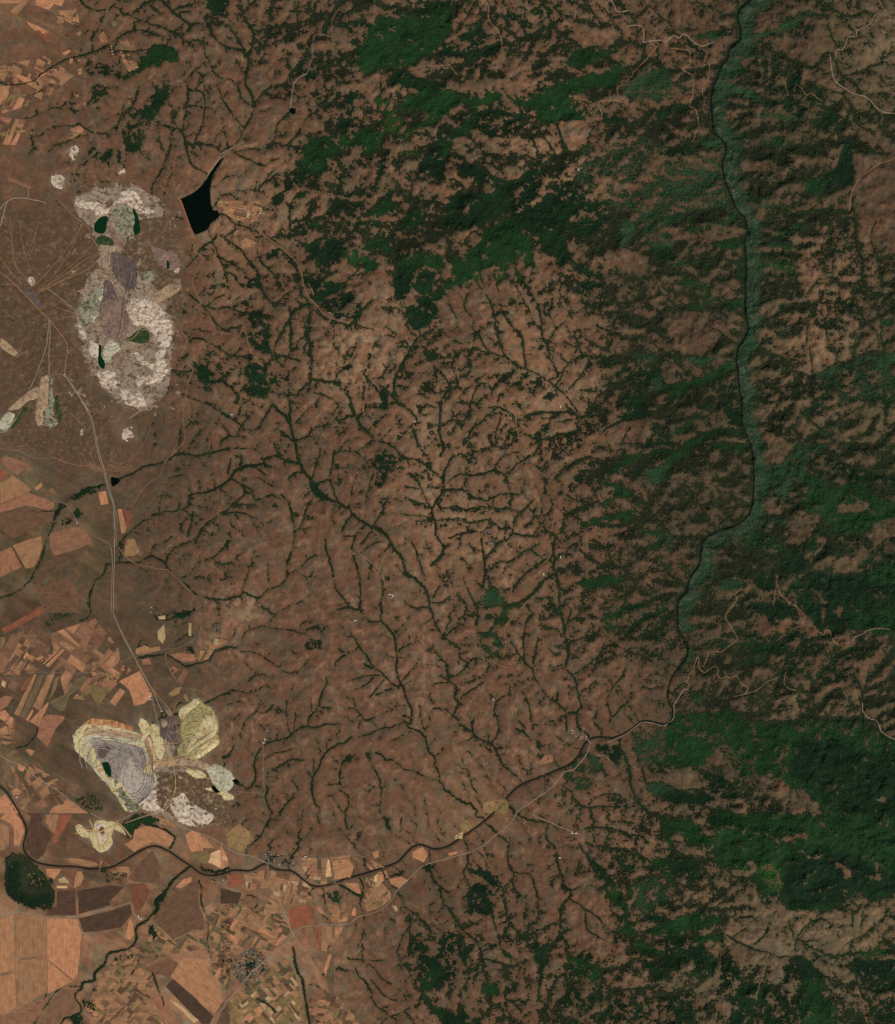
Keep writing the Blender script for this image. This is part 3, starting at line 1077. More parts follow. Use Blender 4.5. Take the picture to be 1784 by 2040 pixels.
ROADS = """
@a
3y 150,1645 170,1652 196,1660 214,1650 236,1640
3y 178,1634 188,1652 196,1672 200,1694
3y 236,1640 222,1658 214,1676 204,1688
2y 232,1636 248,1650 262,1668
2y 150,1660 166,1662 182,1670
1.6y 296,1440 303,1480 306,1515 300,1540
1.6y 330,1470 335,1500 345,1522
1.6y 306,1515 340,1512 380,1500 430,1468
1.6y 345,1522 352,1560 345,1590 330,1615
1.3w 250,1640 300,1622 345,1600
1.4t 352,1400 338,1440 330,1470
1.4t 78,578 120,555 165,520 205,500
1.2t 80,580 130,540 175,500 196,470
1.2t 78,574 110,548 140,500 165,448
1t 40,440 42,480 60,540
1t 20,430 24,500 36,540
1.2t 10,470 30,490 24,520 40,545
1.4t 0,512 20,540 45,565
1.2t 170,660 200,640 225,600
1.4t 232,490 236,530 240,570 250,600
1.2t 215,480 225,520 218,560
1.3t 160,620 140,610 118,600
1t 300,850 290,880 270,910 240,925 220,918
1t 180,900 190,930 205,940
1t 20,890 50,905 80,915 110,912 130,920
1.2w 268,660 285,655 306,662 312,680 300,700 275,712 250,705
@00
1g 86,0 83,8 82,14 81,20
1g 64,50 65,56 66,64 65,72 66,80 68,88 72,93 74,98 74,103 76,108 78,114 70,120 64,125 58,128 57,134 62,140 68,145 69,147
1t 141,106 138,114 135,124 134,131 130,136 124,140 124,144 130,149 133,154 132,158
0.8t 65,46 58,52 50,58 42,66
0.8t 64,37 60,34 52,30 44,24
1.8w 0,162 4,157 9,153 18,153 24,154 30,155 36,157
1.2w 22,146 22,153
1.2w 161,135 166,128 171,122 178,117
@01
1.6w 54,82 55,74 56,66 58,62 62,59 67,57
1g 67,57 69,50 71,44 71,36 72,28 75,26 80,27 86,29 86,22 86,16 89,10 92,7 96,10 98,8 102,4
1.2w 0,119 5,117 12,112 18,110
1t 20,112 28,110
0.8t 146,54 154,52 162,50 170,51 178,50
@02
0.8t 0,51 6,50 9,54 13,58
1t 34,0 37,6 36,14 38,18 44,24 46,30 47,34 46,38
0.8t 40,45 32,45 28,48 26,49 24,53 18,53
1.2w 131,0 134,5 135,9 139,9 145,8
1.3w 142,21 150,19 155,20 157,27 155,33 160,32 166,31 170,31 174,33 178,28
1.2t 168,34 160,44 152,52 148,56 147,60 144,59 145,63 138,62 141,66 136,66 136,73 140,76 143,79 140,79 134,77 126,78 120,79 124,86 124,92
@03
1.5w 0,32 4,29 8,27 12,30 14,26 18,27 21,31 28,36 34,34 38,32
1.2t 4,37 14,38 20,39 20,46 20,50 13,53 18,56 22,58 23,64 22,68 22,74 20,80 19,82 24,84 26,90 27,98 24,102 24,106 21,110
0.8t 30,38 33,40 31,46 30,51 35,48 35,55 33,62 29,68 30,74
0.8t 62,52 61,47 67,45 74,46 74,52
0.8t 78,66 82,62 84,61 86,61 89,58 93,63 95,70 96,74
0.8t 100,71 102,65 106,68 110,74 114,71 118,76 122,78
1.5w 128,42 129,52 131,62 136,66 142,70 148,73 154,74 160,78 164,84 170,87 178,88
1w 166,0 168,5 172,9 164,10 161,14 160,18 152,22 148,24 149,29 142,28 140,34 138,39 133,37 132,46
1.5t 178,122 172,125 166,126 158,132 150,138 147,144 144,152 143,163
@10
2w 0,20 2,14 4,6 6,0
1.5t 46,0 52,7 60,14 64,17 69,20 70,26 73,32 78,37 81,38
1.2t 64,17 58,28 50,40 44,47 36,56 28,65
1.2t 81,38 70,46 60,53 50,61 42,65 32,69
2t 80,41 70,52 60,57 48,61 38,67 30,71
2t 0,55 8,61 16,69 24,77 32,86 38,91 44,99 50,106 53,114 51,124 50,134
1.5w 38,92 37,104 36,114 32,124 29,133 25,142 22,146
1.5w 39,92 39,104 38,114 38,126 38,134
1.2t 38,134 44,133 50,135 55,142 60,150 66,158 70,163
1.5w 50,135 58,146 64,156 68,162
1.4t 150,33 151,40 156,43 158,46 153,50 151,57 148,62 151,70 154,76 156,80 151,81 151,90 148,93 141,95 140,100 145,108 143,114 139,120
1t 151,82 160,86 165,95 167,101 173,102 178,104
1.2t 144,125 150,130 146,138 144,148 143,156 142,163
1.2t 130,15 128,22 122,28 116,36 110,34 108,33
1.2w 37,68 43,72 50,78 56,82
1t 8,44 14,52 20,60 26,66
1.5t 14,119 18,108 20,106
1.5t 44,82 54,86 64,88
1.5t 44,92 54,89 64,90
1.2t 82,40 84,52 88,62
2t 94,106 100,108 106,104 108,97 114,98 117,104 116,110 110,113 100,112
1t 10,16 9,30 9,40
1t 28,24 26,36 22,46
1p 30,16 24,36 20,44
@11
1.2t 30,24 38,30 46,36 52,41 58,46 60,50 63,58 64,66 68,75 72,78 76,83 80,88 86,91 94,93 100,95
1t 68,64 70,68 72,73
1.2t 94,98 97,107 99,102 104,100 108,104 112,106
1.2t 106,112 102,122 96,127 88,129 82,130
1t 104,121 106,128 109,134 112,140 113,148 111,156 110,163
1t 0,103 10,103 14,106 18,95 20,104 22,114 26,120 30,125 33,128
@20
1.3g 0,50 8,55 16,61 24,68 34,74 42,77 50,78 54,82 58,90 64,97 72,104 80,107 86,111
1.2t 92,113 98,121 106,126 116,128 130,130
1t 142,0 141,12 144,30 136,38 130,44 126,50 124,58 116,62 108,70 106,76 100,82
1g 48,4 56,10 62,16 66,20
1t 90,112 90,102 91,94 90,84
1t 130,131 140,139 150,150 160,153
2w 119,3 116,7 110,6 106,9 100,13
1.5p 94,5 100,4 104,7
1.2w 63,0 69,9 72,20 74,32 77,44 80,52 82,62 85,72 88,82 88,92 89,102 88,112
1w 86,112 87,124 87,136 86,150 86,163
1.2t 40,42 48,46 54,48 60,49 66,50 72,48
1.2t 0,36 6,37 14,38 20,36
1.2t 84,48 88,51 94,52 100,48 102,40
1.2t 82,52 90,54 100,52
1.5w 62,27 66,20
@21
1t 110,0 111,12 116,18 122,23 130,25 138,25 142,27 146,22
1t 118,99 123,104 116,106 110,112 106,117 100,118 99,124 96,136 92,134 88,136 84,142 80,145 76,144 72,138 70,146 64,151 56,149 50,150 44,148 40,152 36,158 30,156
1.3t 107,117 116,124 122,129 126,136 127,144 134,146
0.8t 76,104 76,120 74,130 71,137
@22
0.8t 57,4 58,20 60,28 66,34 70,42
0.8t 88,78 87,90 85,100
0.9t 84,120 78,126 75,134
0.9t 54,138 54,148 53,156
@23
1t 84,158 88,134 86,136 88,144 90,150 95,153 97,158 102,157 106,163
1t 54,149 60,145 66,145
1t 54,149 57,152 53,158 50,163
@30
1.5t 90,14 96,26 102,38 108,52 116,64 122,73 130,81
1.2w 117,72 120,84 122,92 124,104 125,108
1g 104,42 112,40 122,38 128,36 136,36 146,32 152,26 158,18 164,12 168,8
1.4w 0,118 8,123 16,125 26,134 36,140 44,145 52,151 62,159 68,163
0.9g 70,54 60,55 50,55 40,54 30,54 20,55
1t 128,39 130,50 136,60 142,68
1t 142,68 148,66 156,70 160,71 164,74 168,72
0.8g 0,55 10,50 20,36 30,28 40,22
1.2t 103,42 94,46 84,48 76,50 70,53
1.5y 114,104 117,116 120,124 134,122 150,119 160,112 168,104
1.5y 120,124 136,125 150,130 164,138 178,140
1.2y 130,108 132,118 134,122
1.2t 136,126 140,140 138,148 130,150
1.5t 131,82 136,92 138,104 130,110 124,110
@31
1t 8,92 12,96 20,103 28,107
1t 33,110 33,130 34,148
1t 12,146 22,147 34,148
1t 137,0 140,8 145,20 150,34 156,38 158,60 158,80 162,86
@32
1t 66,0 58,8 53,14 49,18 48,24 50,30 48,42
1t 55,50 50,51 44,48 37,45 35,44
1t 54,66 56,72 53,74 54,82 56,88 51,92 52,98 57,103 54,110 50,116 51,121 57,125 60,130 60,136 58,137
1.4w 178,91 172,96 166,94 158,92 152,94 147,99 140,103 134,106 128,108
1.4w 115,110 112,118 107,124 102,130 94,131 90,138 82,146 74,151 66,157 60,160 58,163
1t 88,122 96,116 103,110
1t 78,134 79,128 82,123
1w 118,116 122,119 126,118 130,122
@33
1.4w 0,96 7,91 8,84 7,80 11,74 15,67 18,67
1.3t 18,67 20,63 15,61 19,60 18,56 22,54 24,46 26,41 27,46 26,50 31,55 34,52 40,49 42,52 41,57 44,59 48,57 52,59 56,56 60,64 64,65 64,69 62,71 54,73
1t 62,71 72,68 80,61 88,58
1.3t 30,50 33,44 34,38
1.2t 40,38 44,39 50,34 55,30 57,28 54,23 50,17 47,12 49,6 53,2 54,0
1.2t 96,0 101,2 105,9 106,17 116,18 117,21
1.2t 120,23 123,26 124,21 128,22 130,29 134,33 138,31 144,31
1w 145,31 146,27 152,25 158,21 166,20 174,21
1t 94,54 92,62 96,67 102,68
1.2w 153,78 153,84 158,90 164,91 166,95 167,99 172,103 178,106
@40
1.4w 0,81 12,76 20,77 32,80 44,81 60,80 72,76 88,73 101,69
1.2w 101,69 104,79 109,83
1.2w 70,0 78,4 86,7 94,5 104,0
1.2w 130,0 136,8 140,11 150,14 162,18 170,23 178,28
0.8t 60,80 62,90 66,104 72,122
1w 178,142 172,150 166,160
0.8t 58,50 59,66 60,80
0.8t 12,77 12,120 13,152
@41
1.4w 0,23 8,29 16,32 24,33 32,37 36,39
1.2w 36,43 37,50 40,58 44,66 48,74 51,82 55,92 60,100 66,107
1.3w 0,154 8,142 18,130 26,121 36,113 46,104 56,94 62,88 70,87 82,86 98,87 106,80 116,78 124,75 132,68 136,60 144,52 150,46 156,40 164,38 172,36 178,33
1t 62,34 66,30
1g 64,30 74,35 84,34 94,32 102,31 108,33 113,34 118,29 130,28 142,26 150,24
1t 151,22 156,17 162,13 170,8 178,3
1t 80,56 82,66 84,78 86,86
0.8g 91,86 90,98 88,110 88,126 88,140
0.8t 66,107 76,108 88,107
@42
1.4w 0,37 12,33 24,30 34,24 42,17 50,11 55,6 58,0
1.3w 68,0 76,4 84,7 92,11 100,14 103,15
0.8t 88,14 92,22 92,34
@43
0.8t 39,162 41,150 45,140 50,138
1t 149,134 151,142 157,148 158,153 154,154 157,162
"""

FIELDS = """
@00
o 0,0 20,0 18,2 0,3
o 18,0 23,0 13,11 8,9
o 28,0 50,0 48,5 42,3 38,8 28,4
b 23,4 30,5 42,10 46,15 42,17 20,10 14,12
o 44,12 49,13 50,18 44,18
o 50,10 55,13 60,14 58,17 50,13
o 56,9 59,6 60,11
p 24,13 28,14 44,20 41,22 28,18
o 20,16 24,18 34,22 38,25 33,27 24,21
r 28,23 36,25 40,29 37,33 34,30
o 59,25 63,24 63,26 61,28
o 48,41 54,38 55,40 50,43
o 54,45 57,45 56,49 54,49
o 60,46 64,46 60,48
o 24,64 30,59 36,56 43,52 45,54 38,57 32,59
o 0,66 7,67 8,70 6,75 3,81 0,81
y 8,73 14,72 22,72 23,74 12,76 4,80
p 10,60 13,60 15,64 11,66
d 4,60 10,60 10,65 4,64
r 0,85 2,86 2,96 0,96
y 0,103 10,101 20,100 20,102 10,104 0,106
o 60,54 63,52 64,57 61,58
o 58,73 61,73 61,75 59,76
p 64,80 67,79 66,82
o 54,100 62,97 65,100 64,103 56,102
o 55,103 62,103 56,108 54,107
p 76,28 80,24 84,32 78,33
p 6,137 10,138 24,144 24,146 14,142 6,140
y 86,16 91,17 90,20 87,21
@20
r 0,51 7,55 0,61
p 0,44 4,42 12,44 20,47 24,50 20,52 14,57 10,55 3,50
o 0,63 10,57 14,60 20,64 25,68 22,70 10,75 0,79
p 0,80 22,70 30,73 42,78 42,82 38,84 20,80 0,86
b 0,87 20,81 42,86 41,92 20,100 12,106 6,104 0,95
o 10,111 24,106 32,104 33,112 30,122 26,128 20,129 16,122
p 0,116 9,112 17,128 8,132 0,136
p 39,102 50,98 62,97 66,100 71,106 70,109 60,114 46,118 42,120 39,112
b 33,124 42,120 60,114 68,112 64,118 52,127 38,134 28,144 25,140 30,130
b 52,134 62,150 60,160 46,152
b 30,145 50,135 60,158 62,163 34,163 30,152
r 24,163 30,158 34,160 36,163
g 13,58 20,53 28,60 29,62 26,67 22,66 18,61
o 26,67 32,62 33,65 29,69
p 38,67 41,67 45,72 38,72
o 76,70 82,69 84,79 78,80
o 91,83 94,83 98,98 97,101 94,102
r 94,83 100,84 103,88 100,98 98,100
y 98,106 104,106 108,116 104,119 96,120 97,112
@30
r 1,20 10,16 20,10 30,4 35,2 36,4 36,8 26,12 14,19 4,24
y 0,27 4,27 4,32 0,36
o 32,45 44,35 46,37 34,48
o 35,49 48,36 51,36 38,50
p 39,54 49,41 51,47 42,54
o 18,41 21,38 24,42 19,45
o 27,44 33,41 34,43 28,46
w 24,44 26,43 28,48 26,49
p 7,53 15,53 16,56 2,56
w 2,60 5,62 4,66 1,64
p 6,65 9,58 14,63 11,69
p 0,74 4,72 10,73 6,80 0,84
r 16,67 22,57 25,57 18,69
o 11,86 26,56 29,55 15,88
g 15.5,88 30,56 35,55 20,90
p 20.5,90 33,66 36,58 27,80 25,82
o 26,80 37,56 43,54 31,84
o 20,90.5 25,82.5 26,84 22,92
o 23,92 37,77 38,78 30,96
y 42,60 46,56 43,68 38,76
p 31,92 34,86 50,88 50,90 43,98 37,112 29,104
o 20,114 22,113 27,115 24,119
p 63,46 71,32 78,33 66,48
o 92,61 102,56 108,53 114,64 118,72 112,78 104,80 100,68 96,64
o 85,77 93,66 97,69 89,80
y 60,76 65,66 70,63 86,67 82,72 76,81 70,70
g 38,77 52,70 58,60 66,56 68,60 62,66 54,72 50,84 46,84
y 71,46 76,46 77,51 71,52
y 79,45 83,44 86,56 82,58
o 70,52 74,52 76,55 72,57
p 72,62 82,58.5 84,59 79,64 73,64
w 122,22 127,17 128,28 126,32 122,28
y 130,71 136,66 140,65 139,70 134,73
y 142,72 143,70 147,76 144,77
p 137,60 142,51 145,54 141,64
p 131,52 134,49 138,52 133,56
o 0,98 5,95 7,99 7,102 0,102
o 7.5,102 8,97 11,97 9,102
o 0,84.5 4,83 8,88 4,92 0,90
p 3,92.5 6,92 5,95
o 8,126 10,126 12,131 10,132
o 14,125 20,127 18,131 14,129
o 9,146 13,143 17,146 16,149 10,149
p 20,135 25,130 28,132 23,138
b 27,124 29,123 34,129 33,131
p 11,132 13,132 16,142 12,143
y 5,119 10,114 14,115 8,120
o 0,151 4,148 13,160 15,163 0,163
o 38,163 41,158 52,152 68,163
o 105,36 112,33 116,35 124,34 124,37 110,40 105,40
p 110,44 116,43 117,48 110,48
p 172,14 178,12 178,18 174,20
p 155,18 160,24 158,34 163,36 160,38 152,32 154,24
p 132,40.5 138,39 150,40 151,45 142,46 136,44
w 122,11 128,10 128,13 123,13
w 146,16 148,16 148,26 146,26
@32
p 80,118 86,118 86,123 76,126 75,124
y 32,155 40,153 50,152 52,157 50,163 32,163
@40
o 0,8 6,10 7,14 7,24 4,28 0,29
o 5,0 12,0 17,6 19,14 16,22 15,25 11,25 11,12 8,8 0,4
d 22,12 24,2 20,0 34,0 32,8 41,16 37,24 34,32 28,37 21,33 20,26
o 36,1 46,1 42,16 35,7
r 46.5,1 56,1 50,12 44,22 40,25 42,16
b 51,18 58,18 64,24 76,30 74,34 50,33
o 49,35 60,35 72,37 77,40 70,41.5 58,39
o 36,43 48,43 46,46 42,51 36,48
o 60,45 63,45 65,50 62,56 57,58 58,50
w 45,51 50,49 54,54 46,54
w 44,56 52,56 52,58 44,58
d 44,60 58,60 59,79 37,79 36,76 44,72
d 60.5,60 84,56 96,57 84,69 86,71 61,78
D 61,81.5 88,75 101,71 102,78 94,88 78,91 65,92
o 96,24 103,20 104,13 112,10 118,10 128,14 133,18 135,22 131,26 124,24 118,22 110,26 104,30
o 122,3 130,5 136,9 136,11 126,8
o 143,16.5 148,13.5 155,16 158,22 157,29 148,30 146,26
o 157,17 166,27 157.5,27
y 147,32 160,28 163,34 160,40 152,37
w 163,31 170,28 176,35 176,40 171,43 166,40 160.5,38
b 100,50 108,39 118,29 122,36 124,52 120,54 104,53
r 101,54.5 112,54.5 116,60 112,70 106,78 102,68
o 136,57 142,51 148,49 148,53 140,58
b 130,65 153,53 154,72 157,78 158,90 150,90 134,98 118,82
p 114,62 120,58 126,61 121,65 115,68
o 100,82 102,82 104,94 100,98 97,96 99,86
o 0,82 11,78 11.5,120 0,124
o 12.5,78 36,81 36,110 13,112
o 36.5,81 60,82 63,92 62,108 60,124 57,129 36.5,112
o 0,126 12,124 12.5,150 6,154 0,155
o 14,113.5 36,112 36,138 20,148 14,150
o 37,114 56,130 50,133 44,136 37,140
p 0,158 12,153 26,146 38,141 36,149 24,163 0,163
p 47,136 60,137 58,145 62,152 50,157 44,163 32,163 40,146
b 112,120 130,113 138,116 132,126 118,124
o 142,111 156,112.5 162,124 168,136 173,144 166,155 154,148 140,134 132,126
d 128,134 134,128 150,142 165,157 162,163 156,163
p 117,144 124,140 140,163 128,163
w 131,144 136,146 154,160 150,162
b 168,163 174,147 178,145 178,163
p 62,98 65,96 67,99 70,108 64,112
o 65,95 67,94 69,96 66,97.5
@41
p 21,65 29,67 25.5,74 20,71
r 52,75 58,72 70,71 72,86 62,87 55,91
p 58,93 62,89 72,88 74,104 66,105
o 78,87 86,87 86,98 83,102 82,107 78,106
r 74,88 77.5,88 77.5,107 75,107
o 88.5,87.5 95,88 90,98 88.5,94
o 64,109 68,110 84,134 82,136 78,136
o 83,109 86,109 81,126 80,122
g 86.5,110 87.5,110 87.5,140 84,140 82,126
o 60,114 64,110.5 66,116
o 0,24 6,36 5,40 2,43 0,43
o 86,37 99,35 103,42 100,50 88,51 87,42
o 84,34.5 100,32 100,34 86,36.5
o 148,30 156,26 160,32 157,38 148,34
o 117,30.5 122,29 122,34 119,35
o 116,36 127,42 120,43
o 112,38 119,44 116,43.5
o 96,54 106,54 108,60 108,63 98,57
d 0,58 16,62 14,70 0,70
r 4,48 16,47 17,56 6,58
o 85,81 97,78 98,83 88,85
o 94,69 97,70 95,77 92,76
o 104,72 105,79.5 101,79 102,74
o 73,73 77,72 81,78 78,78
o 112,62 124,53 130,60 120,66 113,74
w 117,50 121,47 124,52 119,54
o 130,51 140,49 145,52 138,58 132,55
w 132,71 136,72 137,75 135,76
y 4,16 14,8 22,14 26,22 16,30 6,26
@42
y 15,6 20,5 24,11 20,15 16,14 14,10
w 11,17 17,14 16,20 10,20
o 5,31 12,29 12,31.5 6,33
"""

# mosaics of small parcels: colour mix, parcel size, strip angle (degrees), outline
MOSAICS = """
@a
pbo 9 35 100,1262 190,1232 236,1290 246,1350 200,1398 130,1390
bpo 10 30 0,1272 60,1252 108,1300 60,1350 0,1340
obp 6 -30 60,1522 130,1560 140,1600 80,1610 40,1570
obp 7 25 0,132 90,112 148,150 90,200 0,228
bop 8 20 0,232 70,242 60,290 0,288
@41
kkno 2.6 40 10,113 18,107 26,106 34,114 36,121 30,129 20,134 12,128
kknb 2.4 10 26,34 36,30 50,35 59,39 56,42 44,42 36,38
@32
kkbo 2.6 20 99,97 111,96 113,105 104,107
@40
kkn 2.4 10 159,51 175,48 176,52 164,53
@40
opbyg 5 32 108,100 120,86 134,99 150,91 159,91 161,104 130,110 108,118 84,118 96,108
oobpy 5 -50 78,124 100,116 118,124 117,142 127,163 70,163 66,150 74,136
obgyp 5 25 160,80 170,72 178,70 178,140 163,122 163,100
obp 6 10 78,36 92,42 100,40 100,50 80,50 70,45
@41
oopbgy 5 30 0,72 18,66 19,73 30,76 40,62 48,76 54,92 40,107 22,103 8,111 0,108
oowpb 6 10 18,47 36,44 58,48 66,54 72,60 70,68 54,70 46,70 38,58 20,60
oybgw 5 -38 0,157 8,144 20,134 34,122 50,112 57,122 60,134 64,160 40,163 0,163
oowpg 6 5 66,34 84,36 86,50 100,52 96,54 76,55 68,50 62,40
owypo 7 35 110,66 113,76 122,74 132,66 128,46 112,50
obpyo 6 15 80,142 92,142 108,163 70,163 68,150
obg 5 10 110,48 128,44 130,50 112,60
opb 6 25 74,62 90,68 94,82 86,84 82,70
opbg 5 20 1,112 6,112 6,126 0,130
@30
oppb 5 15 0,84 12,90 11,108 0,112
pobyg 5 40 20,150 28,146 20,162 14,158 8,150 4,138
oby 5 25 76,55 98,48 102,53 90,60 78,62
opgw 5 20 150,44 162,30 174,24 176,30 166,36 160,46
opd 6 30 2,58 20,36 24,52 6,54
@00
obyg 5 25 86,34 100,30 104,38 90,40
op 5 40 92,42 100,42 108,52 100,56
obp 6 30 44,8 60,8 62,20 50,22
@10
opb 5 10 168,0 178,0 178,18 170,20
@11
opbw 6 15 0,0 30,0 34,12 22,18 10,14 0,8
opb 6 15 4,22 22,24 30,32 18,38 4,28
"""

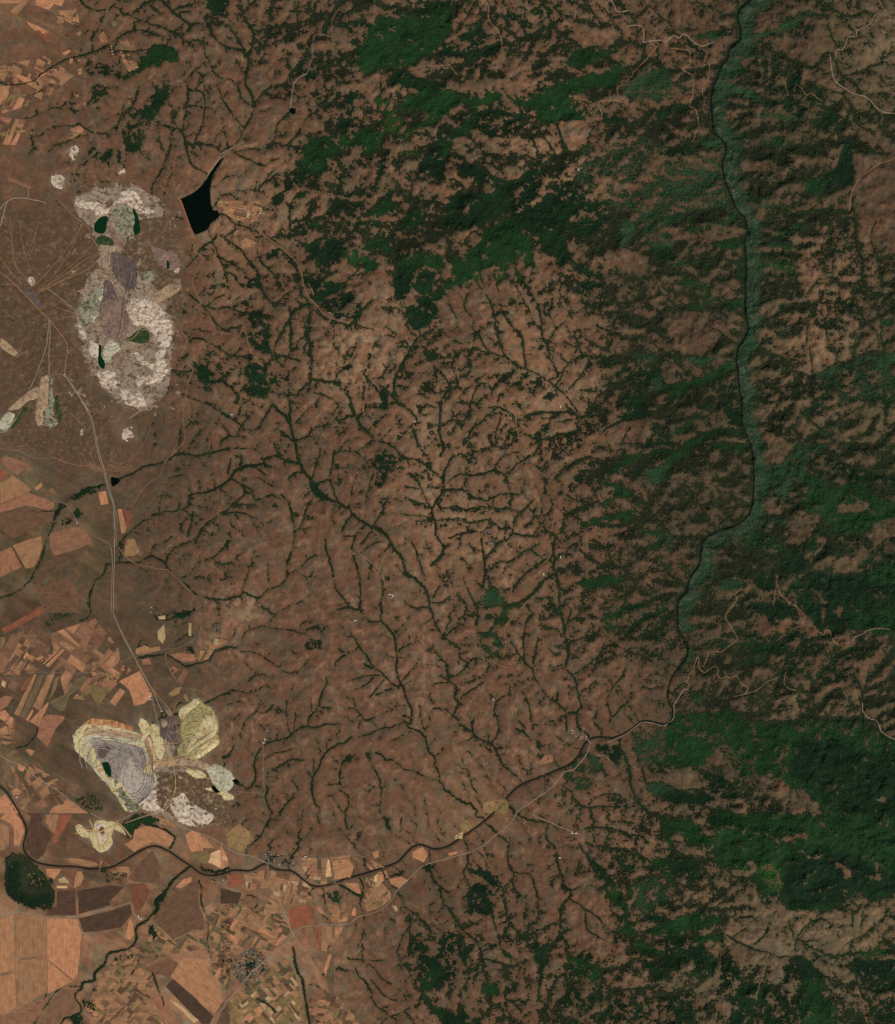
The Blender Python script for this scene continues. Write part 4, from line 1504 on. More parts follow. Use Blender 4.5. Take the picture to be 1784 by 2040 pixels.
# mines: part name | colour | raise (m, + heap, - floor) | outline
MINES = """
#open_pit_mine|grey-white spoil heaps and violet coal floor of the sprawling northern opencast mine|0
disturbed_ground|F|2 @a 10,420 150,425 190,480 180,560 130,640 165,760 230,860 255,930 120,915 20,890 4,700 4,430
disturbed_ground|O|2 @10 55,0 130,0 138,20 142,60 148,66 140,90 132,130 114,158 82,150 66,130 58,100 60,84 70,60 80,40 70,20
worked_ground|Q|3 @a 150,390 200,372 270,370 320,400 330,430 270,440 240,500 262,530 300,560 330,600 348,650 345,710 335,780 290,820 240,800 200,770 165,700 150,640 160,580 190,540 200,500 180,450 150,420
spoil_heap|W|14 @00 94,148 100,147 106,150 112,158 122,163 @10 116,10 108,10 98,2 88,2 84,10 74,12 72,4 @00 72,158 82,160 88,160
spoil_heap|W|8 @00 56,156 60,155 66,158 62,161
spoil_heap|M|12 @10 88,6 96,2 102,6 106,14 104,19 98,19 94,14 90,16 85,12
spoil_heap|M|8 @10 90,16 94,14 98,19 103,19 104,26 98,27 92,22 88,22
haul_ramp|P|5 @10 83,19 88,20 92,30 97,40 93,38 86,28
meadow|G|3 @10 73,28 82,27 90,32 86,35 76,34
coal_floor|V|4 @10 92,40 98,42 104,48 107,58 104,66 98,62 93,50
spoil_heap|T|9 @10 84,34 90,35 88,46 85,46
coal_floor|V|5 @10 82,60 86,62 90,72 94,82 94,92 88,96 80,90 76,86 77,74 80,66
spoil_heap|C|9 @10 76,68 80,65 79,74 77,82 74,90 70,96 68,94 72,84
spoil_heap|M|6 @10 62,78 74,68 76,74 72,84 66,90 60,84
coal_floor|P|6 @10 94,78 100,76 100,90 98,98 100,102 92,106 84,104 80,98 88,96 94,92
spoil_heap|W|24 @10 101,78 108,75 116,78 118,84 122,88 128,90 132,98 133,106 128,112 122,114 118,106 116,98 108,96 102,97 102,88
bare_hollow|b|3 @10 108,81 114,80 119,86 114,86
meadow|G|4 @10 95,107 104,103 108,98 114,99 116,104 114,110 104,110
spoil_heap|W|12 @10 60,94 64,98 68,104 66,110 62,108
spoil_heap|W|12 @10 70,108 76,112 77,120 72,122 68,114
spoil_heap|C|5 @10 80,112 86,107 92,110 94,114 90,118 86,120 84,126 80,124 79,118
coal_floor|P|4 @10 88,118 96,116 98,122 92,130 86,128
spoil_heap|W|16 @10 104,116 112,122 120,128 127,130 126,138 120,140 112,140 106,144 104,140 112,134 120,132 108,126
spoil_heap|W|12 @10 106,144 108,148 109,156 112,160 106,158 105,150
spoil_heap|W|12 @10 78,134 86,136 89,142 84,144 76,140
spoil_heap|W|8 @10 92,148 102,153 100,155 92,151
spoil_heap|W|8 @10 131,43 136,44 140,48 138,56 134,56 136,50 131,48
spoil_heap|M|8 @10 110,60 118,56 116,62 112,64
haul_ramp|T|6 @10 118,78 126,70 134,65 140,66 134,70 126,76
haul_ramp|V|4 @10 16,68 26,70 36,84 30,82 20,74
haul_ramp|W|4 @10 20,60 26,58 28,66 24,66
coal_floor|V|5 @a 222,500 245,505 268,530 272,570 255,585 235,560 220,530
coal_floor|P|4 @a 298,488 350,505 365,530 340,540 310,520
coal_floor|P|5 @a 205,600 250,590 262,640 240,680 210,670 196,640
spoil_heap|M|6 @a 152,630 175,600 205,565 203,600 192,640 165,650
spoil_heap|M|6 @a 280,540 315,540 308,560 285,565
haul_ramp|T|6 @a 300,590 340,565 366,570 350,585 315,605
spoil_heap|W|16 @a 258,592 300,596 330,620 342,650 338,690 325,712 336,735 322,760 290,765 275,750 312,740 308,712 322,690 318,660 295,635 262,640 252,610
spoil_heap|W|8 @a 192,738 232,740 235,775 200,772
spoil_heap|W|8 @a 238,776 290,790 292,812 250,806
spoil_heap|W|8 @a 270,745 282,760 284,800 274,790
spoil_heap|W|8 @a 150,395 200,405 205,420 160,415
#spoil_tip|long pale tongue of tipped spoil on the west edge, mottled white at its end|0
tip_ramp|T|10 @10 0,105 8,111 14,117 12,121 0,113
#spoil_tip|pale tan spoil tongue running to the lower left with a grey-white blunt end|0
tip_ramp|T|14 @10 30,142 24,146 14,154 4,163 @20 14,6 21,0 @10 30,152
tip_toe|C|12 @20 0,14 6,8 12,10 8,20 4,24 0,22
tip_toe|G|4 @20 14,12 18,5 20,2 22,4 16,14 10,22 8,20
#spoil_tip|upright pale spoil tongue with white and green mottled side under the belt junction|0
tip_ramp|T|16 @10 32,136 38,134 37,163 @20 33,6 34,16 30,20 27,12 28,2 @10 30,150
tip_toe|M|10 @10 38.5,134 41,138 42,163 @20 44,14 45,18 40,21 35,17 34,4 @10 37.5,158
tip_toe|G|6 @10 42.5,142 45,150 47,163 @20 48,14 45.5,17 43,4
#open_pit_mine|yellow-rimmed grey southern opencast pit with stepped terraces|0
worked_ground|Q|2 @a 300,1440 345,1450 350,1500 330,1530 400,1545 440,1580 452,1620 380,1642 300,1622 285,1580 300,1520
pit_rim|R|2 @30 58,102 62,96 70,89.5 84,90.5 103,96 104,100 84,97 70,98 62,104
pit_bench|Y|3 @30 56,104 60,98 66,94 80,95 103,99 110,103 116,104 120,118 121,126 118,130 122,140 116,148 108,158 102,163 96,160 90,150 84,142 76,134 70,126 64,120 58,114
pit_bench|C|4 @30 64,104 72,100 82,102 96,104 110,106 112,110 96,108 80,106 72,108 68,116 72,124 80,134 88,142 84,142 74,130 66,120
pit_bench|T|4 @30 62,103 66,98 72,96 96,100 110,103 110,106 96,105 80,103 70,103
pit_floor|U|4 @30 70,108 74,104 78,106 90,107 104,110 112,112 114,122 112,130 104,132 98,134 92,140 88,136 82,134 78,126 74,118
pit_floor|V|5 @30 75,112 84,110 86,114 80,122 76,120
pit_floor|U|5 @30 84,110 96,112 108,118 112,126 104,126 98,122 90,120
spoil_cone|N|20 @30 96,124 100,120 106,128 112,132 118,132 122,138 118,144 116,152 110,156 104,154 98,146 94,140 92,134
spoil_cone|M|10 @30 86,136 92,138 96,146 102,154 110,158 104,163 99,161 92,150
spoil_heap|W|7 @a 303,1572 338,1578 350,1608 322,1618 300,1600
spoil_heap|Y|6 @a 352,1545 400,1558 450,1575 470,1590 440,1600 400,1580
spoil_heap|M|6 @a 395,1585 440,1600 445,1625 410,1612
spoil_heap|Y|5 @a 300,1440 318,1446 330,1500 318,1520 306,1490
spoil_heap|W|12 @30 109,152 118,150 124,156 122,162 110,160
pit_bench|Y|6 @30 107,90 111,89 117,99 116,102 112,104 109,102
haul_ramp|T|6 @30 111,104 115,105 120,123 150,120 178,133 178,136 150,126 116,127
#spoil_tip|big olive-yellow ribbed dump lobe east of the grey pit|0
dump_lobe|L|20 @30 138,82 144,80 150,74 155,73 156,77 164,82 168,90 169,98 167,102 170,104 170,109 164,114 156,120 150,122 142,118 138,120 136,112 142,106 138,100 140,92
dump_lobe|Y|10 @30 148,118 160,107 169,104 170,109 162,115 154,121
dump_lobe|Y|7 @30 156,88 164,87 169,97 166,103 154,110 144,118 146,108 154,98
dump_lobe|Y|6 @30 138,84 144,79 150,75 155,75 153,80 146,84 142,90 139,92
#plant_yard|violet and rust stockyard between the pit and the dump lobe|0
yard|V|3 @30 124,90 134,88 137,96 136,106 130,108 124,104
yard|P|4 @30 126,80 132,82 134,88 130,88
yard|T|5 @30 124,92 128,90 130,94 126,98
#spoil_tip|white and yellow eroded dump on the south-east corner of the grey pit|0
dump_lobe|O|3 @30 124,130 160,130 168,146 @31 2,150 8,160 @40 178,12 150,8 130,2 @30 120,152
dump_lobe|C|14 @30 158,128 168,125 178,130 @31 6,125 9,132 11,136 10,142 5,148 0,147 @30 172,146 164,140 162,134
dump_lobe|Y|8 @30 140,128 156,130 162,136 150,136
dump_lobe|W|12 @30 131,152 140,150 150,156 164,163 @40 168,4 160,8 150,11 142,8 134,2
dump_lobe|W|10 @30 139,147 142,146 145,152 140,153
#quarry|small bright yellow clay quarry with branching pale cuts north of the river|0
pit_floor|Y|4 @40 57,10 62,8 70,16 74,6 80,6 88,7 92,9 100,18 96,16 88,12 86,18 88,22 84,28 78,32 72,26 70,20 62,18
pit_floor|W|6 @40 74,7 80,8 80,16 84,22 76,22 74,14
pit_floor|b|7 @40 76,12 80,10 82,15 78,17
#quarry|round white rock quarry beside the north-western track|0
pit_floor|W|5 @00 53,113 60,112 61,120 56,124 53,120
#quarry|fan of pinkish white tailings above the plant road|0
pit_floor|W|6 @00 39,136 51,134 50,142 48,147 42,144 39,140
#quarry|small white scrape with hooked arms south of the northern mine|0
pit_floor|W|4 @20 94,28 96,22 104,18 102,24 106,27 98,30
#quarry|thin white comma-shaped scrape below the tongues|0
pit_floor|W|4 @20 63,20 66,19 64,26 61,27
#quarry|striped white rock cutting west of the reservoir|0
pit_floor|W|4 @00 90,134 96,131 98,133 92,136
#quarry|pale rock scrape with curved white band east of the coal floor|0
pit_floor|W|5 @20 104,0 110,1 113,5 108,5
"""

WATER = """
@00
reservoir|still black reservoir behind the long straight earth dam|139,154 150,149 158,142 162,134 168,126 171,122 172,122 167,132 164,138 162,146 163,158 165,163 @10 168,7 172,12 166,15 162,18 162,22 154,25 150,27 139,0
@01
pond|small black pond at the foot of a white track|53,85 55,83 58,85 58,88 54,88
@10
pond|dark green lake filling the west end of the old pit|73,18 78,12 84,11.5 83,18 82,24 78,26 73,24
pond|green crescent pond on the east side of the old pit|103,5 106,9 108,16 109,24 104,27 103,22 105,15 103,9
pond|narrow dark green pond beside grey tailings|77,111 79,113 78,120 82,126 80,131 76,127 76,118
pond|little dark green pond on the spoil margin|129,46 131,46 131,53 129,53
@20
pond|black pond pressed against the conveyor embankment|86,58 94,59.5 92,63 88,66 86,65
pond|tiny black pond west of the conveyor belt|75,65 78,64 78,67 76,68
@30
pond|opaque green pool on the floor of the southern pit|79,124 84,123 86,130 86,136 83,134 80,129
pond|thin dark pool beside the eastern dump|164,141 170,146 168,148 163,144
@31
pond|black pond at the tip of the south-eastern dump|9,138 12,136 16,140 13,142
"""

# building clusters: count, outline
VILLAGES = """
@00
24|village|the north-western hamlet|82,35 92,36 96,44 88,44 84,40
@20
12|village|the western orchard hamlet|56,92 63,92 63,96 57,97
10|village|the ruined hamlet|124,60 132,60 131,66 125,66
6|village|the bare-field farmstead|66,88 72,88 72,92 67,92
@21
10|village|the winding-track hamlet|26,154 34,152 36,160 28,161
8|village|the ridge-track hamlet|144,14 152,14 152,20 146,22
@11
16|village|the hedged hamlet|18,14 36,20 40,28 28,26
16|village|the forest village|82,86 90,88 102,92 100,96 88,92
12|village|the pale hilltop village|104,101 114,102 112,112 104,110
@32
30|village|the gorge-mouth village|98,98 112,96 114,106 104,108 98,104
@40
16|village|the confluence village|158,50 176,48 177,52 164,53
@41
52|village|the bridge village|24,32 36,29 50,34 60,38 58,42 46,42 36,37
80|village|the round town|8,112 18,106 28,106 36,118 32,128 20,134 10,128
9|village|the foothill hamlet|155,39 164,38 165,41 156,42
@30
6|village|the olive-stream farm|114,3 118,4 118,8 114,8
"""

BARNS = """
@21 131,149 white|@21 133,150 white|@21 132,151.5 grey
@31 34,106 white|@31 33,108.5 white|@31 35.5,99 grey
@41 65.5,33.5 white|@41 64,35 white|@40 107,80 white|@40 109,81.5 white
@42 101,15.5 white|@42 104,15.5 white|@42 91.5,34.5 white|@22 92,4 white
@32 40,75 white|@30 116,75 white|@30 115.5,73 white|@22 79,133.5 white
@22 92,120 white|@22 37,101 blue|@22 38.5,109 blue|@21 150,15.5 white
@31 104,14 white|@20 59,94 red|@31 21,13 yellow|@02 106,131 white|@21 8.5,10 white
@30 13,150.5 white
"""

TINT = ["TBBBBBBBBBBBBBDDOP","BBBBBBBBBBBBBBBDOP","BBBBBBBBBBTTBBDDOO","BBBBTTBBBBTTBBDDBD","DDGBTTTBBBBBBDDOBB",
"DDGRTBBBBBBBDDDOTO","DDGBRBBTBBTBBDDOTO","DDGBTBTTBBTTBDDOTO","DDBDBBBBTBTTBDDOOO","PDDDBBBBTBBBBDDDOO","OODBBBBBTTBBBDDDOO",
"OODDBBBBTBBBBDDOOD","DDDDTBBBBBBBDDDBBD","DDDDBBBBBBBBBDDBBB","DDGGBBBBBBBBBDDOBO","ODGGBBBBBTBBBODDOO","TDTTBBBBTTBBTOOBOO",
"TBTTATABBBBBBBOOBO","AATAAATBBBBBBBOPPO","AAAAAATBBBBBBOPPPP","AAAAAATBBBBBBOBBBB"]
SCRUB = ["012234575443212221","011112656655433421","001211445655445563","011101545655566673","001012556566766431","001022315434463432",
"001013313322455434","000122123211455325","000111122222464454","000111112223444656","000110011213545676","000010011123436557",
"000100001223434545","000000000111115555","000001100111136676","000101100011254479","000001000012454789","000000000112463233",
"000000002323555213","000000002435555536","000000001334444646"]
STEEP = ["112334455544446643","112334455555556743","122233455555556765","122223355555556765","111123444555556654","111133454555556755",
"111233444444566756","111233333333456756","111222333333456756","011222333333445766","001222333333455766","001222223333455666",
"001122333333455556","001122333333334566","001222333333233676","000222222222234567","000112221122345667","000001111223456555",
"000001222334555544","000000222344555545","000000222344555555"]

# ------------------------------------------------------------------ reading the traced data
CX = [0, 440, 880, 1324]; CY = [0, 400, 800, 1200, 1620]; U = 4600.0 / 1784.0
def sheet(t): return (0, 0, 1.0) if t == '@a' else (CX[int(t[2])], CY[int(t[1])], U)
def pts_of(tokens, cur):
    out = []
    for t in tokens:
        if t[0] == '@':
            cur = sheet(t)
        else:
            a, b = t.split(',')
            out.append((cur[0] + float(a) * cur[2], cur[1] + float(b) * cur[2]))
    return out, cur
def lines_of(text):
    cur = None; out = []
    for ln in text.strip().split('\n'):
        tk = ln.split()
        if not tk: continue
        if len(tk) == 1 and tk[0][0] == '@':
            cur = sheet(tk[0]); continue
        if tk[0][0] == '@':
            head = ''
        else:
            head = tk[0]; tk = tk[1:]
        p, cur = pts_of(tk, cur)
        out.append((head, p))
    return out
def wx(px): return (px - 892.0) * 10.0
def wy(py): return (1020.0 - py) * 10.0

# ------------------------------------------------------------------ noise helpers
def vnoise(X, Y, s, seed):
    r = np.random.RandomState(seed); N = 512
    L = r.rand(N, N).astype(np.float32)
    x = X / s + 1000.3; y = Y / s + 1000.7
    xi = np.floor(x).astype(np.int64); yi = np.floor(y).astype(np.int64)
    fx = (x - xi).astype(np.float32); fy = (y - yi).astype(np.float32)
    fx = fx * fx * (3 - 2 * fx); fy = fy * fy * (3 - 2 * fy)
    xi %= N; yi %= N; x1 = (xi + 1) % N; y1 = (yi + 1) % N
    a = L[yi, xi] * (1 - fx) + L[yi, x1] * fx
    b = L[y1, xi] * (1 - fx) + L[y1, x1] * fx
    return a * (1 - fy) + b * fy
def fbm(X, Y, s, seed, o=4):
    t = 0; a = 1.0; w = 0
    for i in range(o):
        t = t + a * vnoise(X, Y, s / 2 ** i, seed + i * 17); w += a; a *= 0.55
    return t / w
def blur(A, n, it=2):
    if n < 1: return A
    A = A.astype(np.float32); k = 2 * n + 1
    for _ in range(it):
        for ax in (0, 1):
            P = np.pad(A, [(n + 1, n) if i == ax else (0, 0) for i in (0, 1)], mode='edge')
            C = np.cumsum(P, axis=ax, dtype=np.float64)
            A = ((C[k:] - C[:-k]) if ax == 0 else (C[:, k:] - C[:, :-k])) / k
    return A.astype(np.float32)
def rank(A):
    f = A.ravel(); o = np.argsort(f); r = np.empty(f.size, np.float32); r[o] = np.linspace(0, 1, f.size, dtype=np.float32)
    return r.reshape(A.shape)
def bil(G, gx, gy):
    h, w = G.shape[:2]
    gx = np.clip(gx, 0, w - 1.001); gy = np.clip(gy, 0, h - 1.001)
    x = np.floor(gx).astype(int); y = np.floor(gy).astype(int); fx = gx - x; fy = gy - y
    if G.ndim == 3: fx = fx[..., None]; fy = fy[..., None]
    return (G[y, x] * (1 - fx) + G[y, x + 1] * fx) * (1 - fy) + (G[y + 1, x] * (1 - fx) + G[y + 1, x + 1] * fx) * fy
def coarse(rows, X, Y, conv):
    G = np.array([[conv(c) for c in r] for r in rows], dtype=np.float32)
    if G.shape[0] == 21: pass
    jx = (fbm(X, Y, 90, 900, 3) - 0.5) * 130; jy = (fbm(X, Y, 90, 950, 3) - 0.5) * 130
    return bil(G, (X + jx) / 100 - 0.5, (Y + jy) / 100 - 0.5)
def rasterpoly(poly, X0, Y0, c, W, H):
    """even-odd fill on a grid -> (slices, mask)"""
    P = np.array(poly); x0 = max(0, int((P[:, 0].min() - X0) / c) - 1); x1 = min(W, int((P[:, 0].max() - X0) / c) + 3)
    y0 = max(0, int((P[:, 1].min() - Y0) / c) - 1); y1 = min(H, int((P[:, 1].max() - Y0) / c) + 3)
    if x1 <= x0 or y1 <= y0: return None, None
    gx = X0 + np.arange(x0, x1) * c; gy = X0 * 0 + Y0 + np.arange(y0, y1) * c
    m = np.zeros((y1 - y0, x1 - x0), bool); n = len(P)
    for i in range(n):
        ax, ay = P[i]; bx, by = P[(i + 1) % n]
        if ay == by: continue
        r = (gy > min(ay, by)) & (gy <= max(ay, by))
        xs = ax + (gy[r] - ay) / (by - ay) * (bx - ax)
        m[r] ^= gx[None, :] < xs[:, None]
    return (slice(y0, y1), slice(x0, x1)), m
def resample(p, step):
    out = [p[0]]
    for a, b in zip(p[:-1], p[1:]):
        L = math.dist(a, b); n = max(1, int(L / step))
        for k in range(1, n + 1): out.append((a[0] + (b[0] - a[0]) * k / n, a[1] + (b[1] - a[1]) * k / n))
    return out
def smoothline(p, it=2):
    for _ in range(it):
        if len(p) < 3: return p
        q = [p[0]]
        for a, b in zip(p[:-1], p[1:]):
            q.append((a[0] * .75 + b[0] * .25, a[1] * .75 + b[1] * .25)); q.append((a[0] * .25 + b[0] * .75, a[1] * .25 + b[1] * .75))
        q.append(p[-1]); p = q
    return p
def wobble(p, amp, s, seed):
    A = np.array(p); jx = (fbm(A[:, 0], A[:, 1], s, seed, 3) - .5) * 2 * amp; jy = (fbm(A[:, 0], A[:, 1], s, seed + 5, 3) - .5) * 2 * amp
    return list(zip(A[:, 0] + jx, A[:, 1] + jy))

# ------------------------------------------------------------------ parse
streams = []
for h, p in lines_of(STREAMS):
    k = h[-1] if h[-1].isalpha() else 'd'; w = float(h.rstrip('bdmotD'))
    if len(p) > 1: streams.append((w, k, wobble(resample(smoothline(p, 1), 2.0), 2.2, 9, 3)))
river = []
for h, p in lines_of(RIVER): river += p
river = resample(smoothline(river, 2), 3.0)
woods = [(h[0], (float(h[1:]) / 100 if len(h) > 1 else 0.04), p) for h, p in lines_of(WOODS)]
waters = []
cur = None
for ln in WATER.strip().split('\n'):
    if ln[0] == '@': cur = sheet(ln.strip()); continue
    nm, lab, pp = ln.split('|'); p, _ = pts_of(pp.split(), cur); waters.append((nm, lab, p))
fields = [(h, p) for h, p in lines_of(FIELDS)]
mines = []
for ln in MINES.strip().split('\n'):
    if ln[0] == '#':
        nm, lab, _ = ln[1:].split('|'); mines.append([nm, lab, []])
    else:
        nm, col, rest = ln.split('|'); tk = rest.split(); p, _ = pts_of(tk[1:], None)
        mines[-1][2].append((nm, col, float(tk[0]), p))
roads = [(float(h[:-1]), h[-1], p) for h, p in lines_of(ROADS)]
conveyor, _ = pts_of("@10 50,134 58,145 64,155 @20 64,0 70,9 73,20 75,32 78,44 81,52 83,62 86,72 89,82 89,92 89,102 88.5,112 88.5,124 88,136 87.5,150 88,160 @30 87,6 89,12 94,24 99,34 105,44 111,55 116,64 120,72 125,84".split(), None)
dam_line, _ = pts_of("@00 138,153 @10 140,0 151,31".split(), None)

# ------------------------------------------------------------------ relief: an optimal drainage net grown on the traced valleys
M = 100
SC = 3.0; sw, sh = int((1784 + 2 * M) / SC) + 1, int((2040 + 2 * M) / SC) + 1
SX, SY = np.meshgrid(-M + np.arange(sw) * SC, -M + np.arange(sh) * SC)
steep = coarse(STEEP, SX, SY, lambda c: int(c) * 0.074 + 0.006)
flat = np.zeros((sh, sw), np.float32)
chan = np.zeros((sh, sw), np.float32)      # 1 river, .5 stream
for w, k, p in streams:
    for x, y in p:
        i, j = int(round((y + M) / SC)), int(round((x + M) / SC))
        if 0 <= i < sh and 0 <= j < sw: chan[i, j] = max(chan[i, j], 0.5 if w < 2.3 else 0.6)
rcells = []
ext = [(river[0][0] + 25, -M)] + river
for x, y in resample(ext, 2.0):
    i, j = int(round((y + M) / SC)), int(round((x + M) / SC))
    if 0 <= i < sh and 0 <= j < sw:
        chan[i, j] = 1.0; rcells.append((i, j))
lognoise = np.exp((fbm(SX, SY, 26, 11, 4) - 0.5) * 2.2 + (np.random.RandomState(4).rand(sh, sw) - .5) * 1.1)
area = np.ones((sh, sw), np.float32)
NB = [(-1, 0, 1.0), (1, 0, 1.0), (0, -1, 1.0), (0, 1, 1.0), (-1, -1, 1.414), (-1, 1, 1.414), (1, -1, 1.414), (1, 1, 1.414)]
def grow(area):
    cost = steep * lognoise * np.maximum(area, 1) ** -0.29 * 10 * SC * .86
    cost = np.maximum(cost, 0.10)
    for cv_, fr in ((0.5, .26), (0.6, .19)):
        k_ = chan == cv_; cost[k_] = np.minimum(cost[k_], np.maximum(steep[k_] - .03, .004) * 10 * SC * fr)
    cost[chan == 1.0] = 0.09
    cl = cost.ravel().tolist(); n = sw * sh
    Z = [1e9] * n; par = [-1] * n; order = []; done = bytearray(n)
    s = rcells[0][0] * sw + rcells[0][1]; Z[s] = 0.0; hp = [(0.0, s)]
    while hp:
        z, c = heapq.heappop(hp)
        if done[c]: continue
        done[c] = 1; order.append(c)
        i, j = divmod(c, sw)
        for di, dj, L in NB:
            a = i + di; b = j + dj
            if 0 <= a < sh and 0 <= b < sw:
                q = a * sw + b
                if not done[q]:
                    nz = z + cl[q] * L
                    if nz < Z[q]: Z[q] = nz; par[q] = c; heapq.heappush(hp, (nz, q))
    A = [1.0] * n
    for c in reversed(order):
        p = par[c]
        if p >= 0: A[p] += A[c]
    return np.array(Z, np.float32).reshape(sh, sw), np.array(A, np.float32).reshape(sh, sw), par, order
for it in range(3):
    ZS, area, par, order = grow(area)
    if it < 2: area = np.where(area > 6, area, 1 + (area - 1) * .6)
# automatic side gullies
auto = []
thr = 24
big = area >= thr
smy = {}
for c in order:
    if not big.flat[c] or par[c] < 0 or chan.flat[c] > 0: continue
    auto.append((c, par[c]))

# ------------------------------------------------------------------ fine grid
C = 1.5
GW, GH = int((1784 + 2 * M) / C) + 1, int((2040 + 2 * M) / C) + 1
X, Y = np.meshgrid(-M + np.arange(GW) * C, -M + np.arange(GH) * C)
X = X.astype(np.float64); Y = Y.astype(np.float64)
Zb = bil(blur(ZS, 1, 1), (X + M) / SC, (Y + M) / SC)
Z = blur(Zb, 1, 1)
print('relief', float(Z.min()), float(Z.max()))
rough = bil(steep, (X + M) / SC, (Y + M) / SC)
Z = Z + (fbm(X, Y, 14, 21, 4) - .5) * 45 * rough - np.abs(fbm(X, Y, 20, 25, 4) - .5) * 150 * rough - np.abs(fbm(X, Y, 8, 29, 3) - .5) * 60 * rough
Z -= np.median(Z); Z *= 1.3
Z = Z.astype(np.float32)

def linedist(lines, maxd, W=GW, H=GH, c=C):
    D = np.full((H, W), 99.0, np.float32)
    for w, p in lines:
        r = maxd
        for a, b in zip(p[:-1], p[1:]):
            x0 = max(0, int((min(a[0], b[0]) - r + M) / c)); x1 = min(W, int((max(a[0], b[0]) + r + M) / c) + 2)
            y0 = max(0, int((min(a[1], b[1]) - r + M) / c)); y1 = min(H, int((max(a[1], b[1]) + r + M) / c) + 2)
            if x1 <= x0 or y1 <= y0: continue
            gx = X[y0:y1, x0:x1]; gy = Y[y0:y1, x0:x1]
            dx, dy = b[0] - a[0], b[1] - a[1]; LL = dx * dx + dy * dy + 1e-9
            t = np.clip(((gx - a[0]) * dx + (gy - a[1]) * dy) / LL, 0, 1)
            dd = np.hypot(gx - a[0] - t * dx, gy - a[1] - t * dy) - w
            S = D[y0:y1, x0:x1]; np.minimum(S, dd, out=S)
    return D
# river gorge and channel
Driv = linedist([(0.0, river)], 40)
gorge = np.clip((1100 - Y) / 500, 0, 1)
Z -= (np.clip(1 - Driv / 5.0, 0, 1) * 10).astype(np.float32)
# mines: pits are dug, heaps piled
def addpoly(poly, dz, soft):
    s, m = rasterpoly(poly, -M, -M, C, GW, GH)
    if s is None: return
    e = blur(m.astype(np.float32), soft, 2); e = np.clip((e - 0.5) * 2, 0, 1) * m
    Z[s] += e * dz
pit, _ = pts_of("@30 60,104 66,98 80,98 103,102 112,108 118,118 118,130 120,140 116,148 104,158 96,156 90,150 84,142 76,134 66,120".split(), None)
m = np.zeros((GH, GW), np.float32); s, mm = rasterpoly(pit, -M, -M, C, GW, GH); m[s] = mm
e = blur(m, 9, 3) * m
Z = Z - np.floor(np.clip((e - .3) / .7, 0, 1) * 7) * 11 - np.clip((e - .3) / .7, 0, 1) * 14
pitn, _ = pts_of("@10 84,20 104,40 106,60 100,76 98,100 92,116 84,118 72,104 70,90 76,70 82,56".split(), None)
m[:] = 0; s, mm = rasterpoly(pitn, -M, -M, C, GW, GH); m[s] = mm; e = blur(m, 8, 3) * m
Z = Z - np.floor(np.clip((e - .3) / .7, 0, 1) * 4) * 9
eg = np.clip(np.minimum(np.minimum(X + M, 1784 + M - X), np.minimum(Y + M, 2040 + M - Y)) / 70, 0, 1); eg = eg * eg * (3 - 2 * eg); Z = -40 + (Z + 40) * eg
for nm, lab, p in waters:
    s, mm = rasterpoly(p, -M, -M, C, GW, GH); a = blur(mm.astype(np.float32), 1, 1) > 0.02
    Zv = Z[s]; lv = np.percentile(Zv[mm], 30) if mm.any() else 0
    Zv[a] = np.minimum(Zv[a], lv - 4); Z[s] = Zv
Z = Z.astype(np.float32)
ZT = Z.copy()
def zat(px, py): return bil(ZT, (np.asarray(px, float) + M) / C, (np.asarray(py, float) + M) / C)

# ------------------------------------------------------------------ vegetation cover
gyv, gxv = np.gradient(blur(Z, 2, 2), C * 10)
north = np.clip(gyv * 5, -1, 1)                    # rows run south: positive = ground falls to the north
west = np.clip(gxv * 5, -1, 1)
hol = blur(Z, 3, 2) - Z; hs_l = np.sqrt(blur(hol * hol, 12, 2)) + .6; hol = np.clip(hol / hs_l, -2, 2) * np.clip(rough * 7, 0, 1)
hol2 = blur(Z, 9, 2) - blur(Z, 2, 1); hol2 = np.clip(hol2 / (np.sqrt(blur(hol2 * hol2, 16, 2)) + 1.0), -2, 2) * np.clip(rough * 7, 0, 1)
grid = coarse(SCRUB, X, Y, lambda c: int(c) / 10.0)
sc_mid = fbm(X, Y, 34, 31, 3)
f = grid * (0.25 + 1.1 * sc_mid) + grid * 0.26 * north + grid * .12 * west
f = np.clip(f * (1.14 + .62 * np.clip((X - 1060) / 140, 0, 1) * np.clip((1480 - Y) / 150, 0, 1)), 0, 1) * 0.95
wx_ = (fbm(X, Y, 16, 41, 4) - .5) * 17; wy_ = (fbm(X, Y, 16, 47, 4) - .5) * 17
painted = np.full((GH, GW), -1.0, np.float32)
KEYS = {'d': 0, 'D': 1, 'm': 2, 'b': 3, 't': 4, 'o': 5}
species = np.zeros((GH, GW, 6), np.float32)
fgroup = np.zeros((GH, GW), np.int16)
for k, v, p in woods:
    s, mm = rasterpoly(p, -M, -M, C, GW, GH)
    if s is None: continue
    q = painted[s]
    if k == 'x': q[mm] = v
    else:
        q[mm] = v
        sp = species[s]; t = np.zeros(6); t[KEYS[k]] = 1; sp[mm] = t
        if v >= .7: g = fgroup[s]; g[mm] = 1
